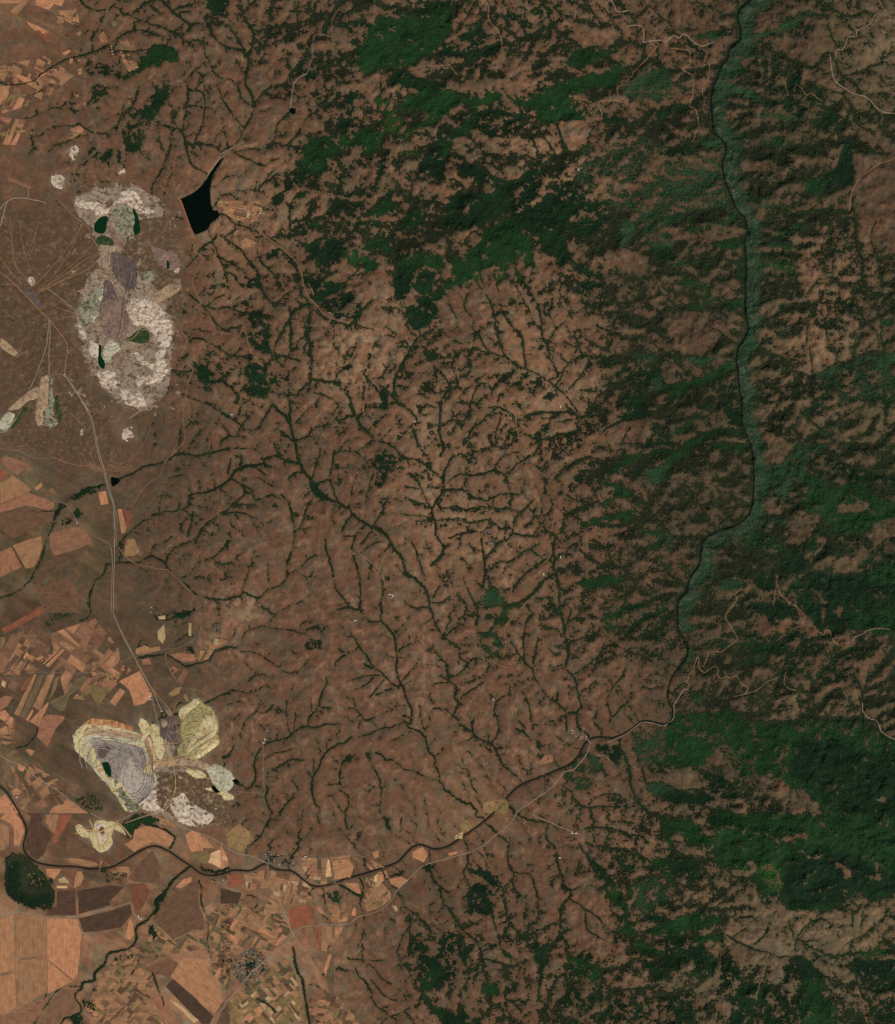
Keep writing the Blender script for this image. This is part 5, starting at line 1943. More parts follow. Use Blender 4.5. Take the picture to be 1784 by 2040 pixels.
# let the picture-edge woods run on past the edge of the survey
def extend(A):
    k = int(M / C); n = 7
    A[:k + 1] = A[k + 1:2 * k + 2][::-1]; A[-k - 1:] = A[-2 * k - 2:-k - 1][::-1]
    A[:, :k + 1] = A[:, k + 1:2 * k + 2][:, ::-1]; A[:, -k - 1:] = A[:, -2 * k - 2:-k - 1][:, ::-1]
extend(painted); extend(species); extend(fgroup)
rv = np.array([q for q in river if q[1] < 1300]); o_ = np.argsort(rv[:, 1]); xr = np.interp(Y[:, 0], rv[o_, 1], rv[o_, 0])
eastbank = np.clip((X - xr[:, None]) / 4, 0, 1) * (Y < 1260)
jx = (X + wx_ + M) / C; jy = (Y + wy_ + M) / C
pm = (painted >= 0).astype(np.float32)
pq = np.where(painted >= .84, np.minimum(painted + .05, 1.0), np.maximum(painted, 0)); pv = .7 * blur(pq, 1, 1) + .3 * blur(pq, 4, 2); pmb = .7 * blur(pm, 1, 1) + .3 * blur(pm, 4, 2)
pv = bil(pv, jx, jy); pmb = bil(pmb, jx, jy)
f = f * (1 - pmb) + pv
bigp = fgroup.astype(np.float32); bigp = bil(bigp, jx, jy) > .5
sp = np.stack([blur(species[..., i], 2, 2) for i in range(6)], -1); sp = bil(sp, jx, jy)
del species
# slope and crest structure inside the woods
f = f - np.where(f > .8, .09 * np.clip(-hol - hol2 * .5 - .35, 0, 1) * np.clip(fbm(X, Y, 34, 401, 3) * 4 - 1.5, 0, 1), 0)
ebf = np.clip(1.30 - Driv / 30, 0, 1) * eastbank; f = np.maximum(f, .9 * np.clip(ebf * 1.6, 0, 1)); f = np.maximum(f, .78 * np.clip(1.4 - Driv / 13, 0, 1) * (Y < 1250))
sp[..., 4] = np.maximum(sp[..., 4], np.clip(ebf * 1.5, 0, 1))
f = np.where((f > .25) & (f < .9), f + 0.12 * north * (1 - np.abs(2 * f - 1.1)), f)
nn = rank(0.68 * vnoise(X, Y, 1.9, 61) + 0.40 * vnoise(X, Y, 3.6, 62) + 0.34 * fbm(X, Y, 13, 63, 3) + 0.20 * vnoise(X, Y, 38, 65) - 0.12 * north - 0.15 * hol - 0.12 * hol2)
ne = rank(1.0 * vnoise(X, Y, 1.9, 61) + 0.50 * vnoise(X, Y, 3.6, 62) + 0.26 * fbm(X, Y, 13, 63, 3) - 0.10 * north - 0.13 * hol - 0.09 * hol2)
eb_ = np.clip((X - 1060) / 160, 0, 1) * .75; nn = rank(nn * (1 - eb_) + ne * eb_); del ne
V = f - nn
kindmap = np.where(bigp, 1, 2).astype(np.int8)       # 1 forest 2 scrub 3 streamside
# streamside trees
def gallery(sel, widen, seed, brk):
    D = linedist(sel, 9)
    w = (fbm(X, Y, 12, seed, 3) - .5)
    return (-D + w * brk) * widen
tr = [(w * 0.68 - .18, p) for w, k, p in streams]
G1 = gallery(tr, 0.32, 71, 3.4)
G1 += (vnoise(X, Y, 2.0, 78) - .5) * .75
# automatic gullies
cellxy = lambda c: (-M + (c % sw) * SC, -M + (c // sw) * SC)
jit = np.random.RandomState(8).rand(sh * sw, 2) * 3 - 1.5
veg_auto = []
for c, q in auto:
    a = cellxy(c); b = cellxy(q)
    if chan.flat[q] == 1: continue
    A = area.flat[c]; w = -0.10 + 0.36 * math.log(A / thr + 1)
    gl = grid[min(GH - 1, int((a[1] + M) / C)), min(GW - 1, int((a[0] + M) / C))]
    st_ = steep.flat[c]
    if st_ < .08 or (a[0] < 365 and 300 < a[1] < 960) or (a[0] < 300 and a[1] > 1150): continue
    w += gl * 1.3
    veg_auto.append((w, [(a[0] + jit[c][0], a[1] + jit[c][1]), (b[0] + jit[q][0], b[1] + jit[q][1])]))
G2 = gallery(veg_auto, 0.30, 81, 4.2) - 0.10 + (vnoise(X, Y, 2.4, 79) - .5) * .5
del_x = (painted == np.float32(0.04))
G2 = np.where(bil(del_x.astype(np.float32), jx, jy) > .5, G2 - .5, G2)
Vt = np.maximum(V, np.maximum(G1, G2))
kindmap = np.where((np.maximum(G1, G2) > V) & ~bigp, 3, kindmap).astype(np.int8)
# nothing grows on water, fields, mines, roads
keep = np.ones((GH, GW), np.float32)
hard = np.zeros((GH, GW), bool)
for lst in ([p for n, l, p in waters], [p for h, p in fields]):
    for p in lst:
        s, mm = rasterpoly(p, -M, -M, C, GW, GH)
        if s is not None: hard[s] |= mm
minemask = np.zeros((GH, GW), bool)
for nm, lab, parts in mines:
    for pn, col, dz, p in parts:
        if pn in ('meadow',): continue
        s, mm = rasterpoly(p, -M, -M, C, GW, GH)
        if s is not None: minemask[s] |= mm
G1k = np.maximum(G1, G2)
Vt = np.where(hard & (G1 < 0.1), -1, Vt)
Vt = np.where(minemask, np.where(nn < .05, .05, -1), Vt)
Droad = linedist([(w * 0.6, p) for w, k, p in roads], 4)
Vt = np.where(Droad < 1.0, -1, Vt)
Vt = np.where(Driv < np.where(Y < 1350, 1.5, 2.2), -1, Vt)
Ddam = linedist([(0.0, dam_line)], 12); Vt = np.where(Ddam < 8, -1, Vt)

SPC = np.array([(.0090, .0235, .0090), (.0085, .0205, .0090), (.0122, .0365, .0108), (.018, .062, .010), (.0230, .0510, .0205), (.026, .032, .014)], np.float32)
ssum = sp.sum(-1)
cgrid = coarse(["d" * 18] * 21, X, Y, lambda c: 0.0)
wtot = ssum[..., None] + 1e-4
base_sp = np.array((.0210, .0250, .0115), np.float32)
vcol = (sp @ SPC + base_sp * np.clip(1 - ssum, 0, 1)[..., None]) / np.maximum(ssum + np.clip(1 - ssum, 0, 1), 1e-4)[..., None]
# olive stream trees on the plain, bright ones at the springs
for key, colr in (('o', SPC[5]), ('b', SPC[3]), ('m', SPC[2])):
    L = [(w, p) for w, k, p in streams if k == key]
    if L:
        Dk = linedist(L, 6); mk = np.clip(1 - Dk / 3, 0, 1)[..., None]; vcol = vcol * (1 - mk) + colr * mk
thin = np.clip((.72 - f) * 2.2, 0, 1)                      # sparse bushes read olive-brown, closed woods deep green
thin = np.where(bigp, 0, thin)[..., None] * .70
vcol = vcol * (1 - thin) + np.array((.0200, .0280, .0118), np.float32) * thin
gcol = np.clip(np.maximum(G1, G2) * 2 - .2, 0, 1)[..., None] * thin / .70
vcol = vcol * (1 - gcol * .8) + np.array((.0125, .0255, .0098), np.float32) * gcol * .8
edge = np.clip(1 - Vt * 9, 0, 1)[..., None] * .5 * np.where(bigp, .45, 1)[..., None]
vcol = vcol * (1 - edge) + np.array((.0330, .0300, .0145), np.float32) * edge
gm = np.clip(ebf * 1.3, 0, 1)[..., None] * .75; vcol = vcol * (1 - gm) + np.array((.0240, .0530, .0235), np.float32) * gm
streak = np.clip(1 - Driv / 34, 0, 1) * eastbank * np.clip((fbm(X * .35, Y, 7, 331, 3) - .40) * 3, 0, 1)
vcol = vcol * (1 - streak[..., None] * .7) + np.array((.085, .098, .060), np.float32) * streak[..., None] * .7
east = np.clip((X - 1350) / 250, 0, 1)[..., None] * 0.45       # the eastern slopes carry greyer, paler oak
vcol = vcol * (1 - east * .5) + (vcol * 0.6 + SPC[4] * .45) * east * .5
tone = (.80 + .40 * fbm(X, Y, 75, 97, 3))[..., None] * (0.66 + 0.66 * fbm(X, Y, 22, 91, 5))[..., None] * (0.82 + .36 * vnoise(X, Y, 3.1, 95))[..., None]
vcol = vcol * tone

# ------------------------------------------------------------------ soil colours
SOIL = {'B': (.128, .0655, .0375), 'T': (.178, .0930, .0510), 'D': (.094, .0560, .0340), 'O': (.108, .0710, .0380), 'P': (.128, .0890, .0510), 'G': (.105, .0720, .0430), 'R': (.120, .0560, .0330), 'A': (.235, .128, .072)}
soil = np.stack([coarse(TINT, X, Y, lambda c, i=i: SOIL[c][i]) for i in range(3)], -1)
big_n = fbm(X, Y, 120, 101, 4); mid_n = fbm(X, Y, 22, 105, 4); fine_n = fbm(X, Y, 5, 109, 3)
crest = np.clip(-(hol * .6 + hol2 * .5), -1.4, 1.4)       # convex ground is worn to pale subsoil, hollows keep darker grass
soil = soil * (1 + .045 * crest)[..., None]
hg = np.clip(-crest, 0, 1)[..., None] * .22; soil = soil * (1 - hg) + np.array((.058, .050, .026), np.float32) * hg
soil = soil * (0.62 + 0.34 * big_n + .34 * mid_n + .40 * fine_n)[..., None]
ch = np.clip((fbm(X, Y, 16, 301, 4) - .46) * 4, 0, 1)[..., None] * .55         # patches of olive herbage among the red-brown grass
soil = soil * (1 - ch) + soil.mean(-1, keepdims=True) * np.array((1.13, 1.02, .66), np.float32) * ch
rs = np.clip((fbm(X, Y, 11, 311, 3) - .58) * 5, 0, 1)[..., None] * .32
soil = soil * (1 - rs) + soil * np.array((1.16, .90, .93), np.float32) * rs
flt = np.clip(1 - rough * 8, 0, 1)
ax1 = X * .88 + Y * .47; ax2 = -X * .47 + Y * .88
stk = fbm(ax1 / 7, ax2, 9, 371, 4) * .6 + fbm(X, Y, 46, 375, 4) * .5 + fbm(ax1, ax2 / 3, 22, 379, 3) * .3 - .70
soil = soil * (1 + flt * stk * 1.5)[..., None]
rg = np.clip((fbm(X, Y, 30, 381, 3) - .5) * 5, 0, 1) * flt; soil = soil * (1 - rg[..., None] * .4) + soil * np.array((1.18, .92, .80), np.float32) * rg[..., None] * .4
gg = np.clip((fbm(X, Y, 26, 385, 4) - .52) * 6, 0, 1) * flt; soil = soil * (1 - gg[..., None] * .45) + np.array((.062, .056, .028), np.float32) * gg[..., None] * .45
pale = np.clip((mid_n - .5) * 3 + crest * .55 + (fine_n - .5) * 2.2 - .60, 0, 1)
tanreg = np.clip((soil[..., 0] - .12) / .06, 0, 1)
soil = soil * (1 - (pale * .42)[..., None]) + np.array((.30, .19, .115), np.float32) * (pale * .42 * (0.35 + .65 * tanreg))[..., None] + soil * (pale * .42 * .65 * (1 - tanreg))[..., None]
PALE = [(705, 700, 60, 60, 1), (700, 740, 70, 40, .9), (655, 745, 40, 30, .7), (760, 460, 60, 30, .3), (868, 1000, 22, 60, .9), (920, 1010, 60, 40, .8), (960, 900, 60, 60, .5), (900, 760, 40, 60, .4), (1000, 1080, 60, 50, .5), (780, 1130, 40, 60, .3), (600, 1000, 40, 50, .25), (1120, 335, 36, 24, .8), (930, 420, 60, 50, .45),
 (1110, 790, 40, 50, .5), (1165, 760, 26, 60, .6), (1640, 520, 30, 90, .8), (1660, 640, 60, 90, .6), (1720, 600, 40, 80, .5), (480, 1205, 60, 30, .8), (1010, 1150, 16, 30, .7), (860, 850, 40, 60, .5), (1312, 85, 20, 12, 1),
 (1740, 60, 50, 60, .5), (1200, 40, 60, 40, .4), (700, 560, 40, 30, .4), (770, 610, 60, 60, .35), (480, 450, 60, 40, .5), (530, 380, 60, 60, .3), (850, 1310, 26, 120, .35), (1620, 1420, 140, 60, .35), (1480, 860, 20, 50, .5), (1090, 450, 60, 30, .3), (1550, 1030, 30, 16, .4), (690, 1080, 30, 40, .3), (1100, 560, 50, 30, .2), (1450, 1330, 60, 30, .3)]
pl = np.zeros((GH, GW), np.float32)
for a_, b_, r1, r2, st in PALE: pl = np.maximum(pl, st * np.clip(1.5 - np.hypot((X - a_) / r1, (Y - b_) / r2), 0, 1).astype(np.float32))
pk = np.clip(pl * np.clip((fbm(X * 1.3, Y * .8, 9, 351, 4) - .44) * 5 + crest * .35, 0, 1.0), 0, 1)[..., None] * .72
soil = soil * (1 - pk) + np.array((.33, .205, .118), np.float32) * pk
damp = np.clip(np.maximum(G1, G2) + 1.3, 0, 1) * .30         # grassier ground along the gullies
soil = soil * (1 - damp[..., None]) + np.array((.062, .058, .028), np.float32) * damp[..., None]
ea = np.clip((X - 1120) / 150, 0, 1) * np.clip((1700 - Y) / 200, 0, 1)
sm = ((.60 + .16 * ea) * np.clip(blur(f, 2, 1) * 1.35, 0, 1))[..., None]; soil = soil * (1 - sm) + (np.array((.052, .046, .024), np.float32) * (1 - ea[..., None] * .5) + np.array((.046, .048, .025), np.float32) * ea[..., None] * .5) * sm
# pale limestone scree in the gorge east bank
scr = np.clip(1 - Driv / 26, 0, 1) * eastbank * gorge * np.clip((fbm(X, Y, 9, 131, 3) - .42) * 4, 0, 1)
soil = soil * (1 - scr[..., None] * .7) + np.array((.22, .20, .14), np.float32) * (scr * .7)[..., None]
# river banks
gk = np.clip(1.5 - Driv / 2.4, 0, 1) * gorge; soil = soil * (1 - gk[..., None]) + np.array((.016, .024, .013), np.float32) * gk[..., None]
bank = np.clip(1 - np.abs(Driv - 3.0) / 2.0, 0, 1) * np.clip((Y - 1380) / 100, 0, 1)
soil = soil * (1 - bank[..., None] * .55) + np.array((.055, .042, .028), np.float32) * (bank * .55)[..., None]
wm = np.zeros((GH, GW), np.float32)
for nm, lab, p in waters:
    s_, mm = rasterpoly(p, -M, -M, C, GW, GH); wm[s_] = np.maximum(wm[s_], mm)
dm_ = np.zeros((GH, GW), np.float32)
for nm, lab, parts in mines:
    for pn, cl, dz, p in parts:
        if cl in 'WYCTMLN':
            s_, mm = rasterpoly(p, -M, -M, C, GW, GH)
            if s_ is not None: dm_[s_] = np.maximum(dm_[s_], mm)
du = np.clip(blur(dm_, 5, 3) * 1.4 + .45 * blur(dm_, 14, 2), 0, 1)[..., None] * (.25 + .75 * np.clip(fbm(X, Y, 14, 391, 4) * 3 - 1, 0, 1))[..., None] * .6      # spoil dust and tailings spread round the pits
soil = soil * (1 - du) + np.array((.235, .180, .125), np.float32) * du
sh_ = np.clip(blur(wm, 2, 2) * 2.2, 0, 1)[..., None] * .5; soil = soil * (1 - sh_) + np.array((.17, .115, .072), np.float32) * sh_
soil = soil * (1 - .15 * ea)[..., None]
soil = np.clip(soil * np.array((1.01, .985, .93), np.float32), 0.004, .8)

# ------------------------------------------------------------------ materials
def mat(name, build):
    m = bpy.data.materials.new(name); m.use_nodes = True; n = m.node_tree; n.nodes.clear()
    o = n.nodes.new('ShaderNodeOutputMaterial'); b = n.nodes.new('ShaderNodeBsdfPrincipled')
    b.inputs['Roughness'].default_value = 1.0; b.inputs['Specular IOR Level'].default_value = 0.08
    n.links.new(b.outputs[0], o.inputs[0]); build(n, b); return m
def node(n, t, **kw):
    x = n.nodes.new(t)
    for k, v in kw.items(): setattr(x, k, v)
    return x
def noise_fac(n, scale, det=4, stretch=None, rough=.6):
    tc = node(n, 'ShaderNodeTexCoord'); src = tc.outputs['Object']
    if stretch:
        mp = node(n, 'ShaderNodeMapping'); mp.inputs['Scale'].default_value = stretch; n.links.new(src, mp.inputs[0]); src = mp.outputs[0]
    t = node(n, 'ShaderNodeTexNoise'); t.inputs['Scale'].default_value = scale; t.inputs['Detail'].default_value = det; t.inputs['Roughness'].default_value = rough
    n.links.new(src, t.inputs['Vector']); return t.outputs['Fac']
def mulcol(n, colsock, facs):
    for fac, lo, hi in facs:
        mr = node(n, 'ShaderNodeMapRange'); mr.inputs[1].default_value = .3; mr.inputs[2].default_value = .7; mr.inputs[3].default_value = lo; mr.inputs[4].default_value = hi
        n.links.new(fac, mr.inputs[0])
        mx = node(n, 'ShaderNodeVectorMath', operation='SCALE'); n.links.new(colsock, mx.inputs[0]); n.links.new(mr.outputs[0], mx.inputs['Scale'])
        colsock = mx.outputs[0]
    return colsock
def attr_mat(n, b):
    a = node(n, 'ShaderNodeAttribute', attribute_name='Col')
    c = mulcol(n, a.outputs['Color'], [(noise_fac(n, .05, 3), .84, 1.16), (noise_fac(n, .012, 3), .92, 1.08)])
    n.links.new(c, b.inputs['Base Color'])
M_GROUND = mat("dry_grass_and_soil", attr_mat)
M_WOOD = mat("tree_canopy", attr_mat)
def flatmat(name, col, var=.12, scale=.03, rough=1.0, stretch=None, second=None, thr=.5, spec=.08):
    def bld(n, b):
        rgb = node(n, 'ShaderNodeRGB'); rgb.outputs[0].default_value = (*col, 1); src = rgb.outputs[0]
        if second:
            fac = noise_fac(n, scale * .45, 7, stretch, .72); mr = node(n, 'ShaderNodeMapRange'); mr.inputs[1].default_value = thr - .05; mr.inputs[2].default_value = thr + .07
            n.links.new(fac, mr.inputs[0]); mx = node(n, 'ShaderNodeMix', data_type='RGBA'); mx.inputs[7].default_value = (*second, 1)
            n.links.new(mr.outputs[0], mx.inputs[0]); n.links.new(src, mx.inputs[6]); src = mx.outputs[2]
        src = mulcol(n, src, [(noise_fac(n, scale, 4, stretch), 1 - var, 1 + var), (noise_fac(n, scale * .22, 3, None), 1 - var * .8, 1 + var * .8)])
        n.links.new(src, b.inputs['Base Color']); b.inputs['Roughness'].default_value = rough; b.inputs['Specular IOR Level'].default_value = spec
    return mat(name, bld)
def lin(r, g, b):
    return tuple(((v / 255.0 + .055) / 1.055) ** 2.4 if v > 10 else v / 255 / 12.92 for v in (r, g, b))
FCOL = {'o': (167, 119, 84), 'p': (136, 97, 72), 'r': (130, 80, 57), 'd': (86, 63, 49), 'D': (75, 57, 45), 'k': (112, 98, 82), 'b': (106, 78, 58), 'y': (132, 107, 70), 'g': (98, 86, 61), 'w': (190, 154, 112), 'n': (48, 62, 40)}
FWORD = {'o': 'orange tan', 'p': 'dull pink', 'r': 'rust red', 'd': 'dark brown', 'D': 'blackish brown', 'b': 'plain brown', 'y': 'yellow olive', 'g': 'grey green', 'w': 'pale straw', 'n': 'deep green', 'k': 'greyish'}
FM = {}
for k, c in FCOL.items():
    for v, (a, bb) in enumerate(((1.0, 1.0), (.90, .93), (1.08, 1.05))):
        FM[k, v] = flatmat("soil_" + FWORD[k].replace(' ', '_') + ("", "_dull", "_bright")[v], lin(c[0] * a, c[1] * bb, c[2] * bb), .26, .035, stretch=(.07, 1.0, 1.0))
MCOL = {'W': (206, 188, 165), 'M': (146, 140, 116), 'P': (138, 113, 97), 'V': (92, 77, 72), 'C': (184, 174, 146), 'T': (170, 143, 112), 'G': (44, 62, 36), 'Y': (202, 186, 140), 'L': (148, 134, 86), 'R': (160, 102, 68), 'O': (92, 74, 54), 'b': (105, 76, 56), 'D': (70, 60, 58)}
MSEC = {'W': ((146, 122, 98), .51), 'M': ((86, 86, 58), .50), 'P': ((104, 84, 72), .52), 'V': ((120, 100, 90), .55), 'C': ((128, 122, 98), .54), 'T': ((126, 98, 74), .53), 'G': ((80, 82, 54), .56), 'Y': ((160, 128, 78), .54), 'L': ((104, 92, 58), .50), 'R': ((192, 150, 100), .52), 'O': ((134, 106, 82), .55), 'b': ((86, 66, 50), .55), 'D': ((92, 80, 76), .53)}
MCOL['F'] = (90, 70, 51); MSEC['F'] = ((118, 94, 72), .56); MCOL.update({'Q': (152, 132, 111), 'U': (150, 137, 124), 'N': (182, 166, 150)}); MCOL['L'] = (170, 157, 106); MSEC.update({'Q': ((112, 94, 74), .52), 'U': ((112, 99, 92), .51), 'N': ((152, 134, 120), .51), 'L': ((136, 120, 74), .50)})
MM = {k: flatmat("mine_" + {'W': 'white_spoil', 'M': 'mixed_spoil', 'P': 'mauve_clay', 'V': 'violet_coal', 'C': 'grey_marl', 'T': 'tan_track_dirt', 'G': 'rank_grass', 'Y': 'yellow_clay', 'L': 'olive_clay', 'R': 'rust_clay', 'O': 'rough_regrowth', 'b': 'brown_soil', 'D': 'dark_lignite', 'Q': 'worked_dirt', 'U': 'grey_mauve_clay', 'N': 'pale_mauve_clay', 'F': 'fanned_overburden'}[k], lin(*c), .16, .03, second=lin(*MSEC[k][0]), thr=MSEC[k][1]) for k, c in MCOL.items()}
RM = {'w': flatmat("pale_gravel", lin(156, 136, 114), .1), 't': flatmat("tan_dirt", lin(146, 110, 80), .12), 'g': flatmat("worn_asphalt", lin(128, 112, 94), .1), 'p': flatmat("pink_dirt", lin(160, 110, 88), .1), 'y': flatmat("yellow_dirt", lin(190, 152, 98), .1)}
def water_mat(n, b):
    b.inputs['Base Color'].default_value = (.0016, .0046, .0026, 1); b.inputs['Roughness'].default_value = .12; b.inputs['IOR'].default_value = 1.33; b.inputs['Specular IOR Level'].default_value = .12
    bp = node(n, 'ShaderNodeBump'); bp.inputs['Strength'].default_value = .15; n.links.new(noise_fac(n, .05, 3), bp.inputs['Height']); n.links.new(bp.outputs[0], b.inputs['Normal'])
M_WATER = mat("deep_water", water_mat)
def gwater_mat(n, b):
    water_mat(n, b); b.inputs['Base Color'].default_value = (.0045, .026, .0085, 1)
M_GWATER = mat("algae_water", gwater_mat)
def rwater_mat(n, b):
    water_mat(n, b); b.inputs['Base Color'].default_value = (.009, .0125, .008, 1)
M_RWATER = mat("river_water", rwater_mat)
ROOFS = [flatmat("clay_tile_roof", lin(150, 92, 70), .1, .4), flatmat("weathered_roof", lin(120, 98, 84), .1, .4), flatmat("pale_sheet_roof", lin(214, 208, 198), .05, .4), flatmat("grey_sheet_roof", lin(150, 150, 150), .05, .4), flatmat("blue_panel_roof", lin(90, 104, 135), .05, .4), flatmat("red_sheet_roof", lin(190, 96, 70), .05, .4), flatmat("yellow_sheet_roof", lin(200, 180, 120), .05, .4)]
M_PLASTER = flatmat("lime_plaster", lin(205, 195, 180), .06, .5)
M_STEEL = flatmat("galvanised_steel", lin(150, 148, 142), .05, .5, rough=.5, spec=.4)
M_BELT = flatmat("belt_cover_sheet", lin(150, 134, 116), .06, .1)
M_CONC = flatmat("concrete", lin(165, 158, 148), .06, .5)
M_DAM = flatmat("dam_grass_slope", lin(126, 86, 64), .08, .02)

# ------------------------------------------------------------------ mesh helpers
col = scene.collection
def mesh_obj(name, co, faces, m, parent=None, smooth=False, colors=None, loc=None):
    me = bpy.data.meshes.new(name); co = np.asarray(co, np.float32); F = np.asarray(faces, np.int32)
    if loc is not None: co = co - np.asarray(loc, np.float32)
    me.vertices.add(len(co)); me.vertices.foreach_set("co", co.ravel())
    nv = F.shape[1]; me.loops.add(F.size); me.loops.foreach_set("vertex_index", F.ravel())
    me.polygons.add(len(F)); me.polygons.foreach_set("loop_start", np.arange(0, F.size, nv, dtype=np.int32))
    me.polygons.foreach_set("loop_total", np.full(len(F), nv, np.int32))
    me.polygons.foreach_set("use_smooth", np.full(len(F), smooth, bool))
    me.update(calc_edges=True)
    if colors is not None:
        a = me.color_attributes.new("Col", 'FLOAT_COLOR', 'POINT'); cc = np.ones((len(co), 4), np.float32); cc[:, :3] = colors; a.data.foreach_set("color", cc.ravel())
    me.materials.append(m)
    o = bpy.data.objects.new(name, me); col.objects.link(o)
    if loc is not None: o.location = loc
    if parent: o.parent = parent
    return o
def tag(o, label=None, cat=None, group=None, kind=None):
    if label: o['label'] = label
    if cat: o['category'] = cat
    if group: o['group'] = group
    if kind: o['kind'] = kind
    return o
def empty(name, loc, label, cat, group=None):
    o = bpy.data.objects.new(name, None); o.location = loc; o.empty_display_size = 50; col.objects.link(o); return tag(o, label, cat, group)

# ------------------------------------------------------------------ ground
idx = np.arange(GW * GH, dtype=np.int32).reshape(GH, GW)
quads = np.stack([idx[:-1, :-1], idx[1:, :-1], idx[1:, 1:], idx[:-1, 1:]], -1).reshape(-1, 4)
WX = (X - 892) * 10; WY = (1020 - Y) * 10
co = np.stack([WX, WY, Z], -1).reshape(-1, 3)
g = mesh_obj("ground", co, quads, M_GROUND, smooth=True, colors=soil.reshape(-1, 3))
tag(g, "dry brown hills and plain cut by branching gullies", kind='structure')
# land beyond the survey, one rolling sheet out to the horizon
bx0, bx1, by0, by1 = WX.min(), WX.max(), WY.min(), WY.max(); K = 320
def rim(t):
    t = (t % 1.0) * 4; k = int(t); u = t - k
    return ((bx0 + (bx1 - bx0) * u, by1), (bx1, by1 + (by0 - by1) * u), (bx1 + (bx0 - bx1) * u, by0), (bx0, by0 + (by1 - by0) * u))[k % 4]
RP = np.array([rim(i / K) for i in range(K)]); SS = [1.0, 1.02, 1.05, 1.1, 1.18, 1.3, 1.5, 1.8, 2.3, 3.2, 5, 9, 18]
oc, ocl = [], []
gxi = np.clip((RP[:, 0] - bx0) / (bx1 - bx0) * (GW - 1), 0, GW - 1).astype(int); gyi = np.clip((by1 - RP[:, 1]) / (by1 - by0) * (GH - 1), 0, GH - 1).astype(int)
for s_ in SS:
    P_ = RP * s_; hz = -40 + (s_ > 1) * (fbm(P_[:, 0] / 10, P_[:, 1] / 10, 200, 201, 3) - .5) * 300 * min(1, (s_ - 1) * 4)
    oc.append(np.column_stack([P_, hz])); w_ = min(1, (s_ - 1) * 5)
    ocl.append(soil[gyi, gxi] * (1 - w_) + np.array((.105, .068, .038)) * (.75 + .5 * fbm(P_[:, 0] / 10, P_[:, 1] / 10, 60, 205, 4))[:, None] * w_)
oq = [(r * K + (i + 1) % K, r * K + i, (r + 1) * K + i, (r + 1) * K + (i + 1) % K) for r in range(len(SS) - 1) for i in range(K)]
oc = np.concatenate(oc); t0 = oc[list(oq[0])]
if np.cross(t0[1] - t0[0], t0[2] - t0[0])[2] < 0: oq = [q[::-1] for q in oq]
tag(mesh_obj("surrounding_land", oc, oq, M_GROUND, smooth=True, colors=np.concatenate(ocl)), "brown land running on to the horizon", kind='structure')

# ------------------------------------------------------------------ place words
MARK = [("the black reservoir", 400, 425), ("the northern opencast mine", 250, 640), ("the conveyor junction", 95, 600), ("the yellow-rimmed southern pit", 270, 1500),
 ("the gorge-mouth village", 1150, 1465), ("the bridge village", 540, 1710), ("the round southern town", 495, 1915), ("the river confluence", 410, 1740),
 ("the dark wetland patch", 55, 1770), ("the western crossroads hamlet", 150, 1040), ("the north-western hamlet", 225, 100), ("the forest village track", 680, 620),
 ("the great northern forest slope", 1010, 480), ("the top central pine forest", 800, 80), ("the northern green valley", 1130, 190), ("the upper gorge", 1440, 150),
 ("the middle gorge", 1490, 560), ("the side canyon junction", 1510, 930), ("the lower gorge", 1390, 1180), ("the south-eastern mountain forest", 1680, 1640),
 ("the eastern ravine villages", 1600, 1270), ("the pale upland hamlet", 1110, 800), ("the long central gully", 690, 1010), ("the eastern watershed ridge", 1230, 1020),
 ("the bare central downs", 700, 1350), ("the fan of green springs", 960, 620), ("the ring-shaped burnt hill", 960, 1770), ("the bare southern plateau", 1540, 1860),
 ("the white-walled eastern uplands", 1700, 200), ("the pale eastern badlands", 1650, 640), ("the southern gully network", 1150, 1850), ("the farm by the olive stream", 350, 1230),
 ("the western strip farms", 60, 1370), ("the far north-eastern forest block", 1680, 330), ("the curved black pine crescent", 690, 230)]
DIRS = ["east", "north-east", "north", "north-west", "west", "south-west", "south", "south-east"]
def nearest(px, py, lst=None):
    best = min(range(len(MARK)), key=lambda i: math.hypot(px - MARK[i][1], py - MARK[i][2])); return best
def where(px, py):
    i = nearest(px, py); nm, a, b = MARK[i]; dd = math.hypot(px - a, py - b)
    if dd < 12: return "beside " + nm
    k = int(round(math.degrees(math.atan2(b - py, px - a)) / 45)) % 8
    far = "just" if dd < 50 else "" if dd < 110 else "well" if dd < 190 else "far"
    return (far + " " + DIRS[k] + " of " + nm).strip()

# ------------------------------------------------------------------ woods as canopy meshes over the ground
hgt = np.clip(Vt * 55, -14, 9) + (vnoise(X, Y, 2.2, 121) - .4) * 9 * np.clip(Vt * 8, 0, 1)
ZC = (Z + hgt + .5).astype(np.float32)
vmaxq = np.maximum(np.maximum(Vt[:-1, :-1], Vt[1:, :-1]), np.maximum(Vt[1:, 1:], Vt[:-1, 1:])).ravel()
qsel = np.nonzero(vmaxq > 0)[0]
qx = X[:-1, :-1].ravel()[qsel]; qy = Y[:-1, :-1].ravel()[qsel]
mk = np.array([(a, b) for _, a, b in MARK], float)
best = np.zeros(len(qsel), int); bd = np.full(len(qsel), 1e18)
wob = (fbm(qx, qy, 40, 141, 3) - .5) * 60
for i, (a, b) in enumerate(mk):
    dd = np.hypot(qx + wob - a, qy + wob - b); m_ = dd < bd; best[m_] = i; bd[m_] = dd[m_]
kq = kindmap[:-1, :-1].ravel()[qsel]
vc = vcol.reshape(-1, 3)
zc = ZC.ravel(); cxw = WX.ravel(); cyw = WY.ravel()
NAMES = {1: ("forest", "forest", "unbroken dark green woodland"), 2: ("scrub", "scrub", "speckled green scrub"), 3: ("streamside_trees", "trees", "thin dark lines of trees in the gullies")}
